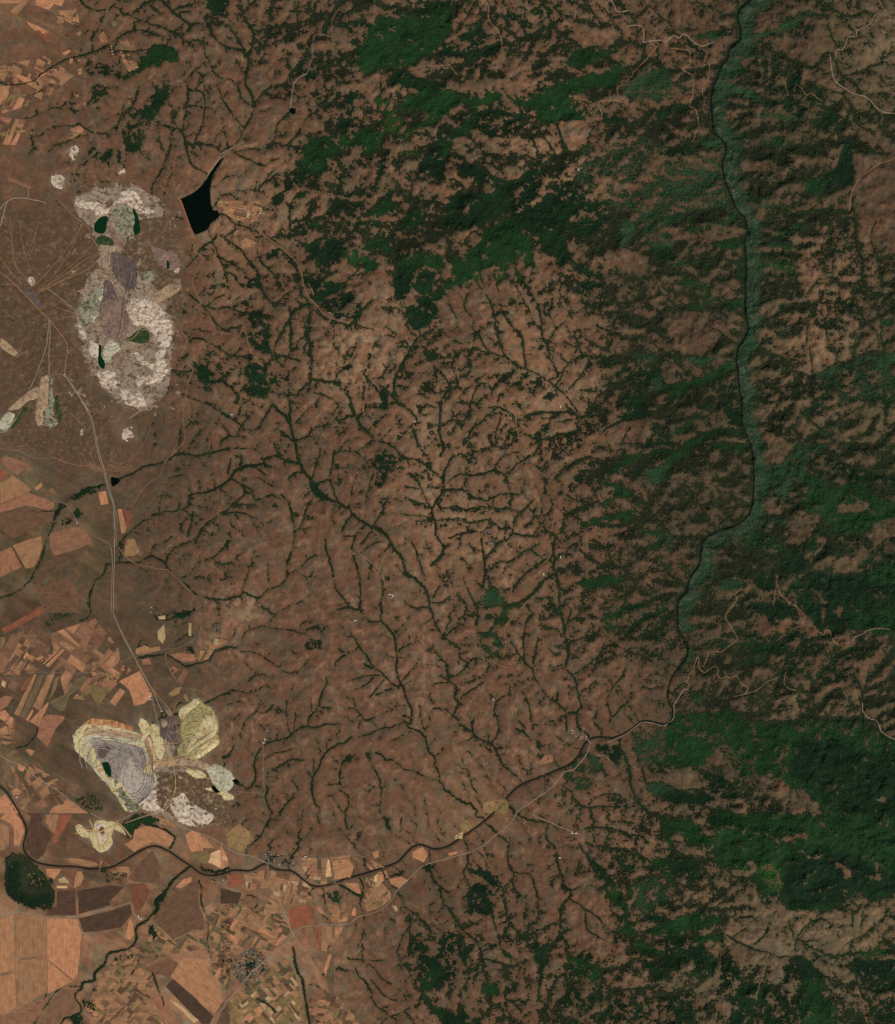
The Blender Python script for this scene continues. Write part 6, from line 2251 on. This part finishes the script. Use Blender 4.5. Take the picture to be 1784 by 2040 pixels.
for kk in (1, 2, 3):
    for i in range(len(MARK)):
        q = qsel[(best == i) & (kq == kk)]
        if len(q) < 12: continue
        Q = quads[q]; u, inv = np.unique(Q, return_inverse=True)
        o = mesh_obj(NAMES[kk][0], np.stack([cxw[u], cyw[u], zc[u]], -1), inv.reshape(-1, 4), M_WOOD, colors=vc[u])
        tag(o, NAMES[kk][2] + " around " + MARK[i][0], NAMES[kk][1], {1: 'forests on the slopes', 2: 'scrub on the hillsides', 3: 'trees along the gullies'}[kk], 'stuff')

# ------------------------------------------------------------------ draped patches
def patch(name, poly, m, lift, raise_=0.0, parent=None, step=3.0, bstep=3.0, jitter=0.0, seed=0, loc0=None, level=None, rot=None, jag=1.0):
    P = resample(poly + [poly[0]], bstep)[:-1]
    if jitter: P = wobble(P, jitter, 7, seed)
    A = np.array(P); x0, y0 = A.min(0); x1, y1 = A.max(0)
    gx, gy = np.meshgrid(np.arange(x0 + step / 2, x1, step), np.arange(y0 + step / 2, y1, step)); gx = gx.ravel(); gy = gy.ravel()
    ins = np.zeros(len(gx), bool); dmin = np.full(len(gx), 1e9); n_ = len(A)
    for i in range(n_):
        ax, ay = A[i]; bx, by = A[(i + 1) % n_]
        if ay != by:
            c_ = ((gy > min(ay, by)) & (gy <= max(ay, by))); ins ^= c_ & (gx < ax + (gy - ay) / (by - ay) * (bx - ax))
        dx, dy = bx - ax, by - ay; t = np.clip(((gx - ax) * dx + (gy - ay) * dy) / (dx * dx + dy * dy + 1e-9), 0, 1)
        dmin = np.minimum(dmin, np.hypot(gx - ax - t * dx, gy - ay - t * dy))
    ok = ins & (dmin > step * .45); gx = gx[ok]; gy = gy[ok]; dm = dmin[ok]
    allx = np.concatenate([A[:, 0], gx]); ally = np.concatenate([A[:, 1], gy]); dd = np.concatenate([np.zeros(n_), dm])
    v2 = [Vector((float(a), float(b))) for a, b in zip(allx, ally)]
    r = delaunay_2d_cdt(v2, [(i, (i + 1) % n_) for i in range(n_)], [], 1, 1e-5)
    V2 = np.array([(v.x, v.y) for v in r[0]]); orig = r[3]
    dist = np.array([dd[o_[0]] if o_ else 0 for o_ in orig])
    F = [f_ for f_ in r[2] if len(f_) == 3]
    if not F: return None
    F = np.array(F)
    if level is None:
        z = zat(V2[:, 0], V2[:, 1]) + lift + raise_ * np.clip(dist / 7, 0, 1)
        if raise_ > 3: z = z + np.clip(dist / 4, 0, 1) * (fbm(V2[:, 0], V2[:, 1], 8, seed + 7, 3) - .5) * raise_ * 1.3 * jag
    else: z = np.full(len(V2), level)
    co_ = np.stack([wx(V2[:, 0]), wy(V2[:, 1]), z], -1)
    # upward faces
    a_, b_, c2 = co_[F[:, 0]], co_[F[:, 1]], co_[F[:, 2]]
    nz = (b_[:, 0] - a_[:, 0]) * (c2[:, 1] - a_[:, 1]) - (b_[:, 1] - a_[:, 1]) * (c2[:, 0] - a_[:, 0]); F[nz < 0] = F[nz < 0][:, ::-1]
    if loc0 is not None: return mesh_obj(name, co_ - np.array(loc0), F, m, parent)
    cx_, cy_ = A.mean(0); cz = float(z.mean()); ctr = np.array((wx(cx_), wy(cy_), cz)); rel = co_ - ctr
    if rot is not None:
        ca, sa = math.cos(-rot), math.sin(-rot)
        rel = np.stack([rel[:, 0] * ca - rel[:, 1] * sa, rel[:, 0] * sa + rel[:, 1] * ca, rel[:, 2]], -1)
    o = mesh_obj(name, rel, F, m, parent); o.location = ctr.tolist()
    if rot is not None: o.rotation_euler.z = rot
    return o

def ribbon(name, p, w, m, lift, step=1.5, parent=None, smooth_it=2, wfun=None):
    p = resample(smoothline(p, smooth_it), step); A = np.array(p)
    if len(A) < 2: return None
    T = np.gradient(A, axis=0); T /= (np.linalg.norm(T, axis=1)[:, None] + 1e-9); N = np.stack([-T[:, 1], T[:, 0]], -1)
    ww = np.full(len(A), w / 2.0)
    if wfun is not None: ww = wfun(A) / 2.0
    L = A + N * ww[:, None]; R = A - N * ww[:, None]
    zl = zat(A[:, 0], A[:, 1]); zl_ = np.maximum(zat(L[:, 0], L[:, 1]), zl); zr_ = np.maximum(zat(R[:, 0], R[:, 1]), zl)
    if w > 2.6: zl_ = zr_ = zl
    co_ = np.concatenate([np.stack([wx(L[:, 0]), wy(L[:, 1]), zl_ + lift], -1), np.stack([wx(R[:, 0]), wy(R[:, 1]), zr_ + lift], -1)]); k = len(A)
    i = np.arange(k - 1); F = np.stack([i, i + 1, i + 1 + k, i + k], -1)
    c0 = co_[F[0]]; nz = np.cross(c0[1] - c0[0], c0[2] - c0[0])[2]
    if nz < 0: F = F[:, ::-1]
    c_ = co_.mean(0); o = mesh_obj(name, co_ - c_, F, m, parent); o.location = c_.tolist(); return o
def blob(name, poly, m, lift, raise_, rag, parent, L0, seed, hole):
    P = np.array(poly); pad = 14
    x0 = max(0, int((P[:, 0].min() - pad + M) / C)); x1 = min(GW, int((P[:, 0].max() + pad + M) / C)); y0 = max(0, int((P[:, 1].min() - pad + M) / C)); y1 = min(GH, int((P[:, 1].max() + pad + M) / C))
    full = np.zeros((y1 - y0, x1 - x0), np.float32)
    s_, mm = rasterpoly([(a + 0, b + 0) for a, b in poly], -M + x0 * C, -M + y0 * C, C, x1 - x0, y1 - y0)
    if s_ is None: return
    full[s_] = mm
    xx = X[y0:y1, x0:x1]; yy = Y[y0:y1, x0:x1]
    e = (blur(full, 2, 2) - .5) * 2
    v = e + (fbm(xx, yy, 15, seed, 5) * .62 + fbm(xx, yy, 5, seed + 2, 3) * .38 - .5) * 3.2 * rag * (1 - .45 * np.clip(e, 0, 1)) + (vnoise(xx, yy, 2.3, seed + 9) - .5) * .5 * rag
    if hole: v = v - np.clip(fbm(xx * .8 + yy * .4, yy * 1.5 - xx * .5, 10, seed + 4, 4) * 2 - 1.10, 0, 1) * 5 * hole
    v = v.astype(np.float32)
    h = np.clip(v * 9, -7, lift) + raise_ * .6 * np.clip(e * .9, 0, 1) * (v > 0) * (.8 + .5 * (fbm(xx, yy, 16, seed + 7, 2) - .5))
    zz_ = ZT[y0:y1, x0:x1] + h
    k = np.arange(v.size, dtype=np.int32).reshape(v.shape)
    q = np.stack([k[:-1, :-1], k[1:, :-1], k[1:, 1:], k[:-1, 1:]], -1).reshape(-1, 4)
    vm = np.maximum(np.maximum(v[:-1, :-1], v[1:, :-1]), np.maximum(v[1:, 1:], v[:-1, 1:])).ravel(); q = q[vm > 0]
    if len(q) < 3: return
    vis = np.where(v > 0, zz_, -1e9); zold = ZT[y0:y1, x0:x1].copy()
    u, inv = np.unique(q, return_inverse=True)
    co_ = np.stack([wx(xx.ravel()[u]), wy(yy.ravel()[u]), zz_.ravel()[u]], -1) - np.array(L0)
    ZT[y0:y1, x0:x1] = np.maximum(zold, vis)
    return mesh_obj(name, co_, inv.reshape(-1, 4), m, parent)
def tp(t): return pts_of(t.split(), None)[0]
BENCH = [((215, 1530), tp("@30 62,128 60,112 66,101 80,100 96,103 112,109 118,120 118,132"), (1.0, .93, .84, .74, .64, .53, .42), 'southern opencast'),
 ((278, 1545), tp("@30 92,140 94,126 102,122 112,131 120,134"), (1.0, .8, .6, .4), 'southern opencast'),
 ((365, 1500), tp("@30 142,88 154,80 164,88 167,98 158,104"), (1.0, .86, .72, .58, .44, .3), 'lobe'),
 ((365, 1500), tp("@30 140,108 142,116 150,120 160,112"), (.95, .75, .55), 'lobe'),
 ((93, 800), tp("@a 72,840 82,856 96,858 112,850"), (1.0, .86, .72, .58), 'upright'),
 ((12, 850), tp("@a -4,858 6,862 18,852 32,836"), (1.0, .8), 'running')]
BM = [flatmat("dark_bench_face", lin(116, 102, 88), .15), flatmat("pale_bench_lip", lin(186, 174, 146), .12)]
# mines
for mi, (nm, lab, parts) in enumerate(mines):
    allp = [q for pt in parts for q in pt[3]]; cx_ = sum(q[0] for q in allp) / len(allp); cy_ = sum(q[1] for q in allp) / len(allp)
    z0 = float(zat(cx_, cy_)); L0 = (wx(cx_), wy(cy_), z0)
    root = empty(nm, L0, lab, {'open_pit_mine': 'mine', 'spoil_tip': 'spoil heap', 'plant_yard': 'stockyard', 'quarry': 'quarry'}[nm])
    for k, (pn, cl, dz, p) in enumerate(parts):
        tidy = pn in ('yard', 'haul_ramp', 'tip_ramp')
        blob(pn, p, MM[cl], 1.6, dz, .35 if tidy else 2.1 if pn in ('disturbed_ground', 'worked_ground') else 1.1 if cl in 'WMO' else .7, root, L0, 60 + k * 3 + mi * 100, 0 if tidy else .8 if cl in 'WMOQF' else .15)

    if nm == 'open_pit_mine' and 'southern' in lab or 'lobe' in lab or 'upright' in lab or 'running' in lab:
        for ci, (ctr, poly, scs, mk_) in enumerate(BENCH):
            if mk_ not in lab: continue
            for si, s_ in enumerate(scs):
                q = [(ctr[0] + (a - ctr[0]) * s_, ctr[1] + (b - ctr[1]) * s_) for a, b in poly]
                q = wobble(resample(smoothline(q, 2), 2.5), 5.0, 16, 400 + si * 7 + ci)
                r_ = ribbon("bench_edge", q, .75, BM[(si + ci) % 2], 3.0 + .3 * si, 2.0, smooth_it=0)
                r_.parent = root; r_.location = tuple(r_.location[t] - L0[t] for t in range(3))

# water
def wlev(p):
    s_, mm = rasterpoly(p, -M, -M, C, GW, GH); q = ZT[s_][mm]; return q.max() + 1.0 if q.size else 0
for nm, lab, p in waters:
    zz = zat([q[0] for q in p], [q[1] for q in p]); a_ = np.array(p); inside_z = zat(a_[:, 0].mean(), a_[:, 1].mean())
    green = 'green' in lab
    p = smoothline(p + [p[0]], 2)[:-1]
    o = patch(nm, p, M_GWATER if green else M_WATER, 0, step=8, bstep=2, jitter=1.2, seed=3, level=float(wlev(p)))
    tag(o, lab, kind='structure')
ex = [(river[0][0] + 25, -M)] + river + [(-M, river[-1][1] - 40)]
o = ribbon("river", ex, 3.4, M_RWATER, 5.0, 2.0, wfun=lambda A: 2.9 + .9 * (fbm(A[:, 0], A[:, 1], 30, 5, 2) - .5) - np.clip((1300 - A[:, 1]) / 600, 0, 1) * .5)
tag(o, "narrow dark river winding through plain and gorge", kind='structure')
for w, k, p in roads:
    L = sum(math.dist(a, b) for a, b in zip(p[:-1], p[1:]))
    p = wobble(resample(smoothline(p, 1), 3), 1.0, 12, 9)
    nm = {'w': 'gravel_road', 't': 'dirt_track', 'g': 'road', 'p': 'dirt_track', 'y': 'haul_road'}[k]
    mid = p[len(p) // 2]
    o = ribbon(nm, p, w * .74 + .1, RM[k], 3.4, 2.0)
    if o: tag(o, "%s %s %s" % ({'w': 'pale', 't': 'thin tan', 'g': 'grey', 'p': 'pinkish', 'y': 'yellow'}[k], nm.replace('_', ' '), where(*mid)), kind='structure')

# fields: traced parcels, then the mosaics of small strips
def poly_area(p): return abs(sum(p[i][0] * p[(i + 1) % len(p)][1] - p[(i + 1) % len(p)][0] * p[i][1] for i in range(len(p)))) / 2
rnd = random.Random(7)
def clip_half(p, a, b, c_):
    out = []
    for i in range(len(p)):
        P, Q = p[i], p[(i + 1) % len(p)]; dp = a * P[0] + b * P[1] - c_; dq = a * Q[0] + b * Q[1] - c_
        if dp <= 0: out.append(P)
        if (dp < 0 < dq) or (dq < 0 < dp): t = dp / (dp - dq); out.append((P[0] + (Q[0] - P[0]) * t, P[1] + (Q[1] - P[1]) * t))
    return out
allf = [(h, p, None) for h, p in fields]
small = []
cur = None
for ln in MOSAICS.strip().split('\n'):
    if ln[0] == '@': cur = sheet(ln.strip()); continue
    tk = ln.split(); cols, size, ang = tk[0], float(tk[1]) * 1.65, math.radians(float(tk[2])); poly, _ = pts_of(tk[3:], cur)
    def split(p, depth):
        A = poly_area(p)
        if A < 14: return
        ca, sa = math.cos(ang), math.sin(ang)
        us = [q[0] * ca + q[1] * sa for q in p]; vs = [-q[0] * sa + q[1] * ca for q in p]
        du, dv = max(us) - min(us), max(vs) - min(vs)
        lim = size * rnd.choice((1.5, 2.2, 3.4)); lim2 = size * rnd.choice((.6, .9, 1.3))
        lu, lv = (lim, lim2) if (int(sum(us) / len(us) / 45) + int(sum(vs) / len(vs) / 38)) % 2 else (lim2, lim)
        if du <= lu * 1.5 and dv <= lv * 1.5 or depth > 12:
            small.append((rnd.choice(cols + cols[0] * 2 + cols[1]), p, ang)); return
        r_ = rnd.uniform(.30, .70); aj = ang + rnd.gauss(0, .10); ca, sa = math.cos(aj), math.sin(aj); mx_, my_ = sum(q[0] for q in p) / len(p), sum(q[1] for q in p) / len(p)
        if du / lu > dv / lv: a, b = ca, sa; off_ = du * (r_ - .5)
        else: a, b = -sa, ca; off_ = dv * (r_ - .5)
        c_ = a * mx_ + b * my_ + off_
        l = clip_half(p, a, b, c_); r2 = clip_half(p, -a, -b, -c_)
        if len(l) > 2: split(l, depth + 1)
        if len(r2) > 2: split(r2, depth + 1)
    # concave outlines are split as given; half-plane clipping keeps them simple enough
    split(poly, 0)
# drop parcels covered by traced fields, roads, river or village cores
fm = np.zeros((GH, GW), bool)
for h, p in fields:
    s, mm = rasterpoly(p, -M, -M, C, GW, GH)
    if s is not None: fm[s] |= mm
ok = []
for h, p, a in small:
    cx_, cy_ = sum(q[0] for q in p) / len(p), sum(q[1] for q in p) / len(p); i, j = int((cy_ + M) / C), int((cx_ + M) / C)
    if fm[i, j] or Driv[i, j] < 4 or minemask[i, j]: continue
    if G1[i, j] > -.3 and poly_area(p) < 120: continue
    ok.append((h, p, a))
ok.sort(key=lambda t: -poly_area(t[1]))
room = 298 - len(allf)
singles = allf + ok[:max(0, room)]; rest = ok[max(0, room):]
def longaxis(p):
    A = np.array(p); best_ = (0, 0)
    for i in range(len(A)):
        dlt = A[(i + 1) % len(A)] - A[i]; L = math.hypot(*dlt)
        if L > best_[0]: best_ = (L, math.atan2(-dlt[1], dlt[0]))
    return best_[1]
info = []
for h, p, a in singles:
    A = np.array(p); cx_, cy_ = A.mean(0); rot = longaxis(p); ca, sa = math.cos(rot), math.sin(rot)
    u = A[:, 0] * ca - A[:, 1] * sa; v = A[:, 0] * sa + A[:, 1] * ca; ln_, wd = np.ptp(u), np.ptp(v)
    asp = max(ln_, wd) / max(1, min(ln_, wd)); ar = poly_area(p)
    shp = "long strip" if asp > 4 else "strip" if asp > 2.3 else "triangular" if len(p) == 3 else "squarish" if asp < 1.4 else "oblong"
    sz = "tiny" if ar < 70 else "small" if ar < 180 else "medium" if ar < 600 else "large" if ar < 3000 else "huge"
    info.append([h, p, rot, cx_, cy_, shp, sz, ar])
seen = {}
for k, (h, p, rot, cx_, cy_, shp, sz, ar) in enumerate(info):
    lab = "%s %s %s field %s" % (sz, FWORD[h], shp, where(cx_, cy_))
    others = sorted((math.hypot(cx_ - t[3], cy_ - t[4]), i) for i, t in enumerate(info) if i != k)
    tries = [lab] + ["%s, beside a %s one" % (lab, FWORD[info[i][0]]) for _, i in others[:3]] + ["%s, between %s and %s ones" % (lab.replace(' field', ' plot'), FWORD[info[others[0][1]][0]].split()[0], FWORD[info[others[1][1]][0]].split()[0])] + [lab.replace(shp, w_ + " " + shp) for w_ in ("narrow", "wide", "slanting", "tilted", "upright", "crooked")]
    for t in tries:
        if t not in seen: lab = t; break
    seen[lab] = 1; info[k].append(lab)
for k, (h, p, rot, cx_, cy_, shp, sz, ar, lab) in enumerate(info):
    o = patch("field", p, FM[h, k % 3], 2.2 + (k % 5) * .12, step=7 if ar < 3000 else 10, bstep=6, rot=rot)
    if o: tag(o, lab, "field", "fields on the plain")
# the remaining parcels, too many to count, as one sheet per colour joined in one object
if rest:
    rc = []; rf = []; ri = []; off = 0; mats = []
    for h, p, a in rest:
        A = np.array(p); z_ = zat(A[:, 0], A[:, 1]) + 2.6; c_ = A.mean(0)
        rc.append(np.stack([wx(A[:, 0]), wy(A[:, 1]), z_], -1)); rc.append(np.array([[wx(c_[0]), wy(c_[1]), float(zat(*c_)) + 2.6]])); n_ = len(A)
        ar_ = sum(A[i][0] * A[(i + 1) % n_][1] - A[(i + 1) % n_][0] * A[i][1] for i in range(n_))
        for i in range(n_):
            t = [off + i, off + (i + 1) % n_, off + n_]
            rf.append(t if ar_ < 0 else t[::-1]); ri.append(h)
        off += n_ + 1
    o = mesh_obj("small_fields", np.concatenate(rc), rf, FM['o', 0])
    hs = sorted(set(ri)); o.data.materials.clear()
    for h in hs: o.data.materials.append(FM[h, 1])
    o.data.polygons.foreach_set("material_index", np.array([hs.index(h) for h in ri], np.int32))
    tag(o, "patchwork of countless tiny garden plots round the villages", "fields", kind='stuff')

# ------------------------------------------------------------------ built things
def box(x0, y0, z0, x1, y1, z1):
    v = [(x0, y0, z0), (x1, y0, z0), (x1, y1, z0), (x0, y1, z0), (x0, y0, z1), (x1, y0, z1), (x1, y1, z1), (x0, y1, z1)]
    return v, [(0, 3, 2, 1), (4, 5, 6, 7), (0, 1, 5, 4), (1, 2, 6, 5), (2, 3, 7, 6), (3, 0, 4, 7)]
def join(parts):
    V, F = [], []
    for v, f_ in parts:
        o_ = len(V); V += list(v); F += [tuple(i + o_ for i in q) for q in f_]
    return V, F
def py_mesh(name, vf, m):
    me = bpy.data.meshes.new(name); me.from_pydata(vf[0], [], vf[1]); me.materials.append(m); me.update(); return me
def gable(L, W, h0, h1, ov=.6):
    x, y = L / 2 + ov, W / 2 + ov
    v = [(-x, -y, h0), (x, -y, h0), (x, y, h0), (-x, y, h0), (-x, 0, h1), (x, 0, h1)]
    return v, [(0, 1, 5, 4), (2, 3, 4, 5), (0, 4, 3), (1, 2, 5), (0, 3, 2, 1)]
def link(name, me, parent=None, loc=None, rz=0):
    o = bpy.data.objects.new(name, me); col.objects.link(o)
    if parent: o.parent = parent
    if loc is not None: o.location = loc
    o.rotation_euler.z = rz; return o
# a dwelling: walls, roof, door, windows and chimney kept in one small mesh with its own materials
def house_mesh(L, W, rm, nm):
    pl = box(-L / 2, -W / 2, -4, L / 2, W / 2, 6); rf = gable(L, W, 6.02, 9.4, .7); ch = box(L * .2, .8, 7, L * .2 + .9, 1.7, 10.4)
    dr = box(-.6, -W / 2 - .06, 0, .6, -W / 2 - .01, 2.1)
    wn = [box(x_, -W / 2 - .05, 3.6, x_ + 1.2, -W / 2 - .01, 4.8) for x_ in (-L * .35, L * .22)]
    V, F = join([pl, rf, ch, dr] + wn); me = bpy.data.meshes.new(nm); me.from_pydata(V, [], F)
    for m_ in (M_PLASTER, rm, M_CONC, M_STEEL): me.materials.append(m_)
    mi = [0] * 6 + [1] * 5 + [2] * 6 + [3] * 18; me.polygons.foreach_set("material_index", mi); me.update(); return me
HM = [house_mesh(18, 12, ROOFS[0], "house"), house_mesh(15, 12, ROOFS[1], "house"), house_mesh(22, 13, ROOFS[0], "house"), house_mesh(17, 13, ROOFS[2], "house")]
cur = None; taken = []
HW = ["tiled", "brown-roofed", "long tiled", "pale-roofed"]; HA = ["a tiled", "a brown-roofed", "a long tiled", "a pale-roofed"]; HB = ["tiled", "brown", "long", "pale"]; usedl = set()
for ln in VILLAGES.strip().split('\n'):
    if ln[0] == '@': cur = sheet(ln.strip()); continue
    cnt, _, lab, pp = ln.split('|'); cnt = int(cnt); poly, _ = pts_of(pp.split(), cur)
    A = np.array(poly); x0, y0 = A.min(0); x1, y1 = A.max(0); n_ = 0; tries = 0; cx_, cy_ = A.mean(0); hs_ = []
    while n_ < cnt and tries < 6000:
        tries += 1; px, py = rnd.uniform(x0, x1), rnd.uniform(y0, y1); s_ = False
        for i in range(len(A)):
            a, b = A[i], A[(i + 1) % len(A)]
            if (a[1] > py) != (b[1] > py) and px < a[0] + (py - a[1]) / (b[1] - a[1]) * (b[0] - a[0]): s_ = not s_
        if not s_: continue
        if any(math.hypot(px - a, py - b) < 3.0 for a, b in taken): continue
        i, j = int((py + M) / C), int((px + M) / C)
        if Driv[i, j] < 4 or Droad[i, j] < 1.0: continue
        taken.append((px, py)); n_ += 1; t = rnd.choices((0, 1, 2, 3), (5, 3, 2, 1.6))[0]
        o = link("house", HM[t], None, (wx(px), wy(py), float(zat(px, py)) + 1.5), rnd.uniform(0, math.pi))
        hs_.append((o, t, px, py))
    rad = [math.hypot(h_[2] - cx_, h_[3] - cy_) for h_ in hs_]; srt = sorted(rad)
    for (o, t, px, py), r_ in zip(hs_, rad):
        k = int(round(math.degrees(math.atan2(cy_ - py, px - cx_)) / 45)) % 8; q_ = srt.index(r_) / max(1, len(srt) - 1)
        ring = "core" if q_ < .22 else "inner ring" if q_ < .48 else "outer ring" if q_ < .76 else "rim"
        nb = sorted((math.hypot(px - h_[2], py - h_[3]), h_[1]) for h_ in hs_ if h_[0] is not o)[:2]
        base = "%s house on the %s %s of %s" % (HW[t], DIRS[k], ring, lab)
        for cand in (base, base + " beside %s one" % HA[nb[0][1]], base + " between %s and %s ones" % (HB[nb[0][1]], HB[nb[1][1]])):
            if len(cand.split()) <= 16:
                l2 = cand
                if cand not in usedl: break
        usedl.add(l2); tag(o, l2, "house", "houses of " + lab)
# sheds and barns
RK = {'white': 2, 'grey': 3, 'blue': 4, 'red': 5, 'yellow': 6}
seenb = {}
for it_ in BARNS.replace('\n', '|').strip('|').split('|'):
    tk = it_.split(); p, _ = pts_of(tk[:2], None); px, py = p[0]; kx = tk[2]
    L, W = (48, 14) if kx != 'blue' else (50, 24); rz = rnd.choice((0.1, .25, 1.4, 1.7, -.3))
    z0 = float(zat(px, py)) + 1.5
    w_ = where(px, py); lb = "%s-roofed long farm shed %s" % (kx, w_)
    q = seenb.get(lb, 0); seenb[lb] = q + 1
    if q: lb = lb.replace("long farm shed", ("second", "third", "fourth")[q - 1] + " long farm shed")
    root = empty("farm_shed", (wx(px), wy(py), z0), lb, "shed", "farm sheds and works buildings"); root.rotation_euler.z = rz
    link("wall", py_mesh("wall", box(-L / 2, -W / 2, -6, L / 2, W / 2, 6), M_PLASTER), root)
    link("roof", py_mesh("roof", gable(L, W, 6.03, 10.5, 1.2), ROOFS[RK[kx]]), root)
    link("door", py_mesh("door", box(L / 2 + .02, -3, 0, L / 2 + .15, 3, 5), M_STEEL), root)
# conveyor belt
cv = resample(smoothline(conveyor, 1), 6.0); A = np.array(cv); zz = zat(A[:, 0], A[:, 1])
c0 = (wx(A[0, 0]), wy(A[0, 1]), float(zz[0]))
root = empty("conveyor_belt", c0, "very long pale conveyor belt running south from the northern mine to the southern pit", "conveyor")
def beltmesh(offn, w, zb, zt, m, nm):
    T = np.gradient(A, axis=0); T /= np.linalg.norm(T, axis=1)[:, None]; N = np.stack([-T[:, 1], T[:, 0]], -1); P = A + N * offn
    sec = [(-w / 2, zb), (w / 2, zb), (w / 2, zt), (0, zt + 2.0), (-w / 2, zt)]
    V, F = [], []; zc_ = np.convolve(np.pad(zz, 3, mode='edge'), np.ones(7) / 7, 'valid'); zc_ = np.maximum(zc_, zz)
    for i in range(len(P)):
        for s_, h_ in sec:
            q = P[i] + N[i] * s_ / 10.0; V.append((wx(q[0]) - c0[0], wy(q[1]) - c0[1], zc_[i] + h_ - c0[2]))
    for i in range(len(P) - 1):
        for j in range(5):
            k = (j + 1) % 5; F.append((i * 5 + j, i * 5 + k, i * 5 + 5 + k, i * 5 + 5 + j))
    o = link(nm, py_mesh(nm, (V, F), m), root); return zc_, P
zc_, P1 = beltmesh(0, 13, 5, 9, M_BELT, "belt_gallery")
tm = py_mesh("trestle", join([box(-4, -.5, -14, -3, .5, 5), box(3, -.5, -14, 4, .5, 5), box(-4, -.5, 4, 4, .5, 5)]), M_STEEL)
sel = np.linspace(2, len(A) - 3, 96).astype(int)
for i in sel:
    t_ = A[i + 1] - A[i - 1]; link("trestle", tm, root, (wx(A[i, 0]) - c0[0], wy(A[i, 1]) - c0[1], float(zc_[i]) - c0[2]), math.atan2(-t_[1], t_[0]) + math.pi / 2)
for e_ in (0, -1):
    link("transfer_house", py_mesh("transfer_house", join([box(-20, -14, -5, 20, 14, 16), gable(40, 28, 16.02, 22)]), M_CONC), root, (wx(A[e_, 0]) - c0[0], wy(A[e_, 1]) - c0[1], float(zz[e_]) - c0[2]))
# dam
D_ = np.array(resample(dam_line, 4)); T = (D_[-1] - D_[0]) / np.linalg.norm(D_[-1] - D_[0]); N = np.array((-T[1], T[0]))
if N[0] > 0: N = -N                                  # downstream is west
rz_ = float(zat(410, 420)) + 14
lvl = None
zres = [o for o in bpy.data.objects if o.name.startswith('reservoir')][0].location.z
c0 = (wx(D_[0, 0]), wy(D_[0, 1]), zres)
root = empty("earth_dam", c0, "long straight grassed earth dam holding the black reservoir", "dam")
sec = [(2.2, -12), (.6, 7), (-.6, 7), (-8.5, -14)]
sec = [(-a, b) for a, b in sec]
V, F = [], []
for q0 in D_:
    for s_, h_ in sec:
        q = q0 + N * s_; V.append((wx(q[0]) - c0[0], wy(q[1]) - c0[1], h_))
k = len(D_)
for i in range(k - 1):
    for j in range(3): F.append((i * 4 + j, i * 4 + j + 1, i * 4 + 5 + j, i * 4 + 4 + j))
link("embankment", py_mesh("embankment", (V, F), M_DAM), root)
V = []; F = []
for q0 in D_:
    for s_ in (-.45, .45):
        q = q0 + N * s_; V.append((wx(q[0]) - c0[0], wy(q[1]) - c0[1], 7.4))
for i in range(k - 1): F.append((i * 2, i * 2 + 1, i * 2 + 3, i * 2 + 2))
link("crest_road", py_mesh("crest_road", (V, F), RM['t']), root)
# bridges
for (t_, lab) in (("@41 36.6,38.0 36.3,43.6", "grey road bridge over the river at the long north-bank village"), ("@32 111.5,104 115.5,109.5", "pale road bridge over the river at the gorge-mouth village"), ("@40 127,60 130,63", "small farm bridge over the wooded tributary")):
    p, _ = pts_of(t_.split(), None); a, b = p; L = math.dist(a, b) * 10; z0 = float(max(zat(*a), zat(*b))) + 8; ang = math.atan2(-(b[1] - a[1]), b[0] - a[0])
    root = empty("road_bridge", (wx((a[0] + b[0]) / 2), wy((a[1] + b[1]) / 2), z0), lab, "bridge", "bridges over the rivers"); root.rotation_euler.z = ang
    link("deck", py_mesh("deck", box(-L / 2, -5, -1, L / 2, 5, 0), M_CONC), root)
    for sx in (-1, 1):
        link("railing", py_mesh("railing", box(-L / 2, sx * 4.7 - .15, .02, L / 2, sx * 4.7 + .15, 1.1), M_STEEL), root)
        link("pier", py_mesh("pier", box(sx * L * .18 - 1.2, -4, -16, sx * L * .18 + 1.2, 4, -1.02), M_CONC), root)
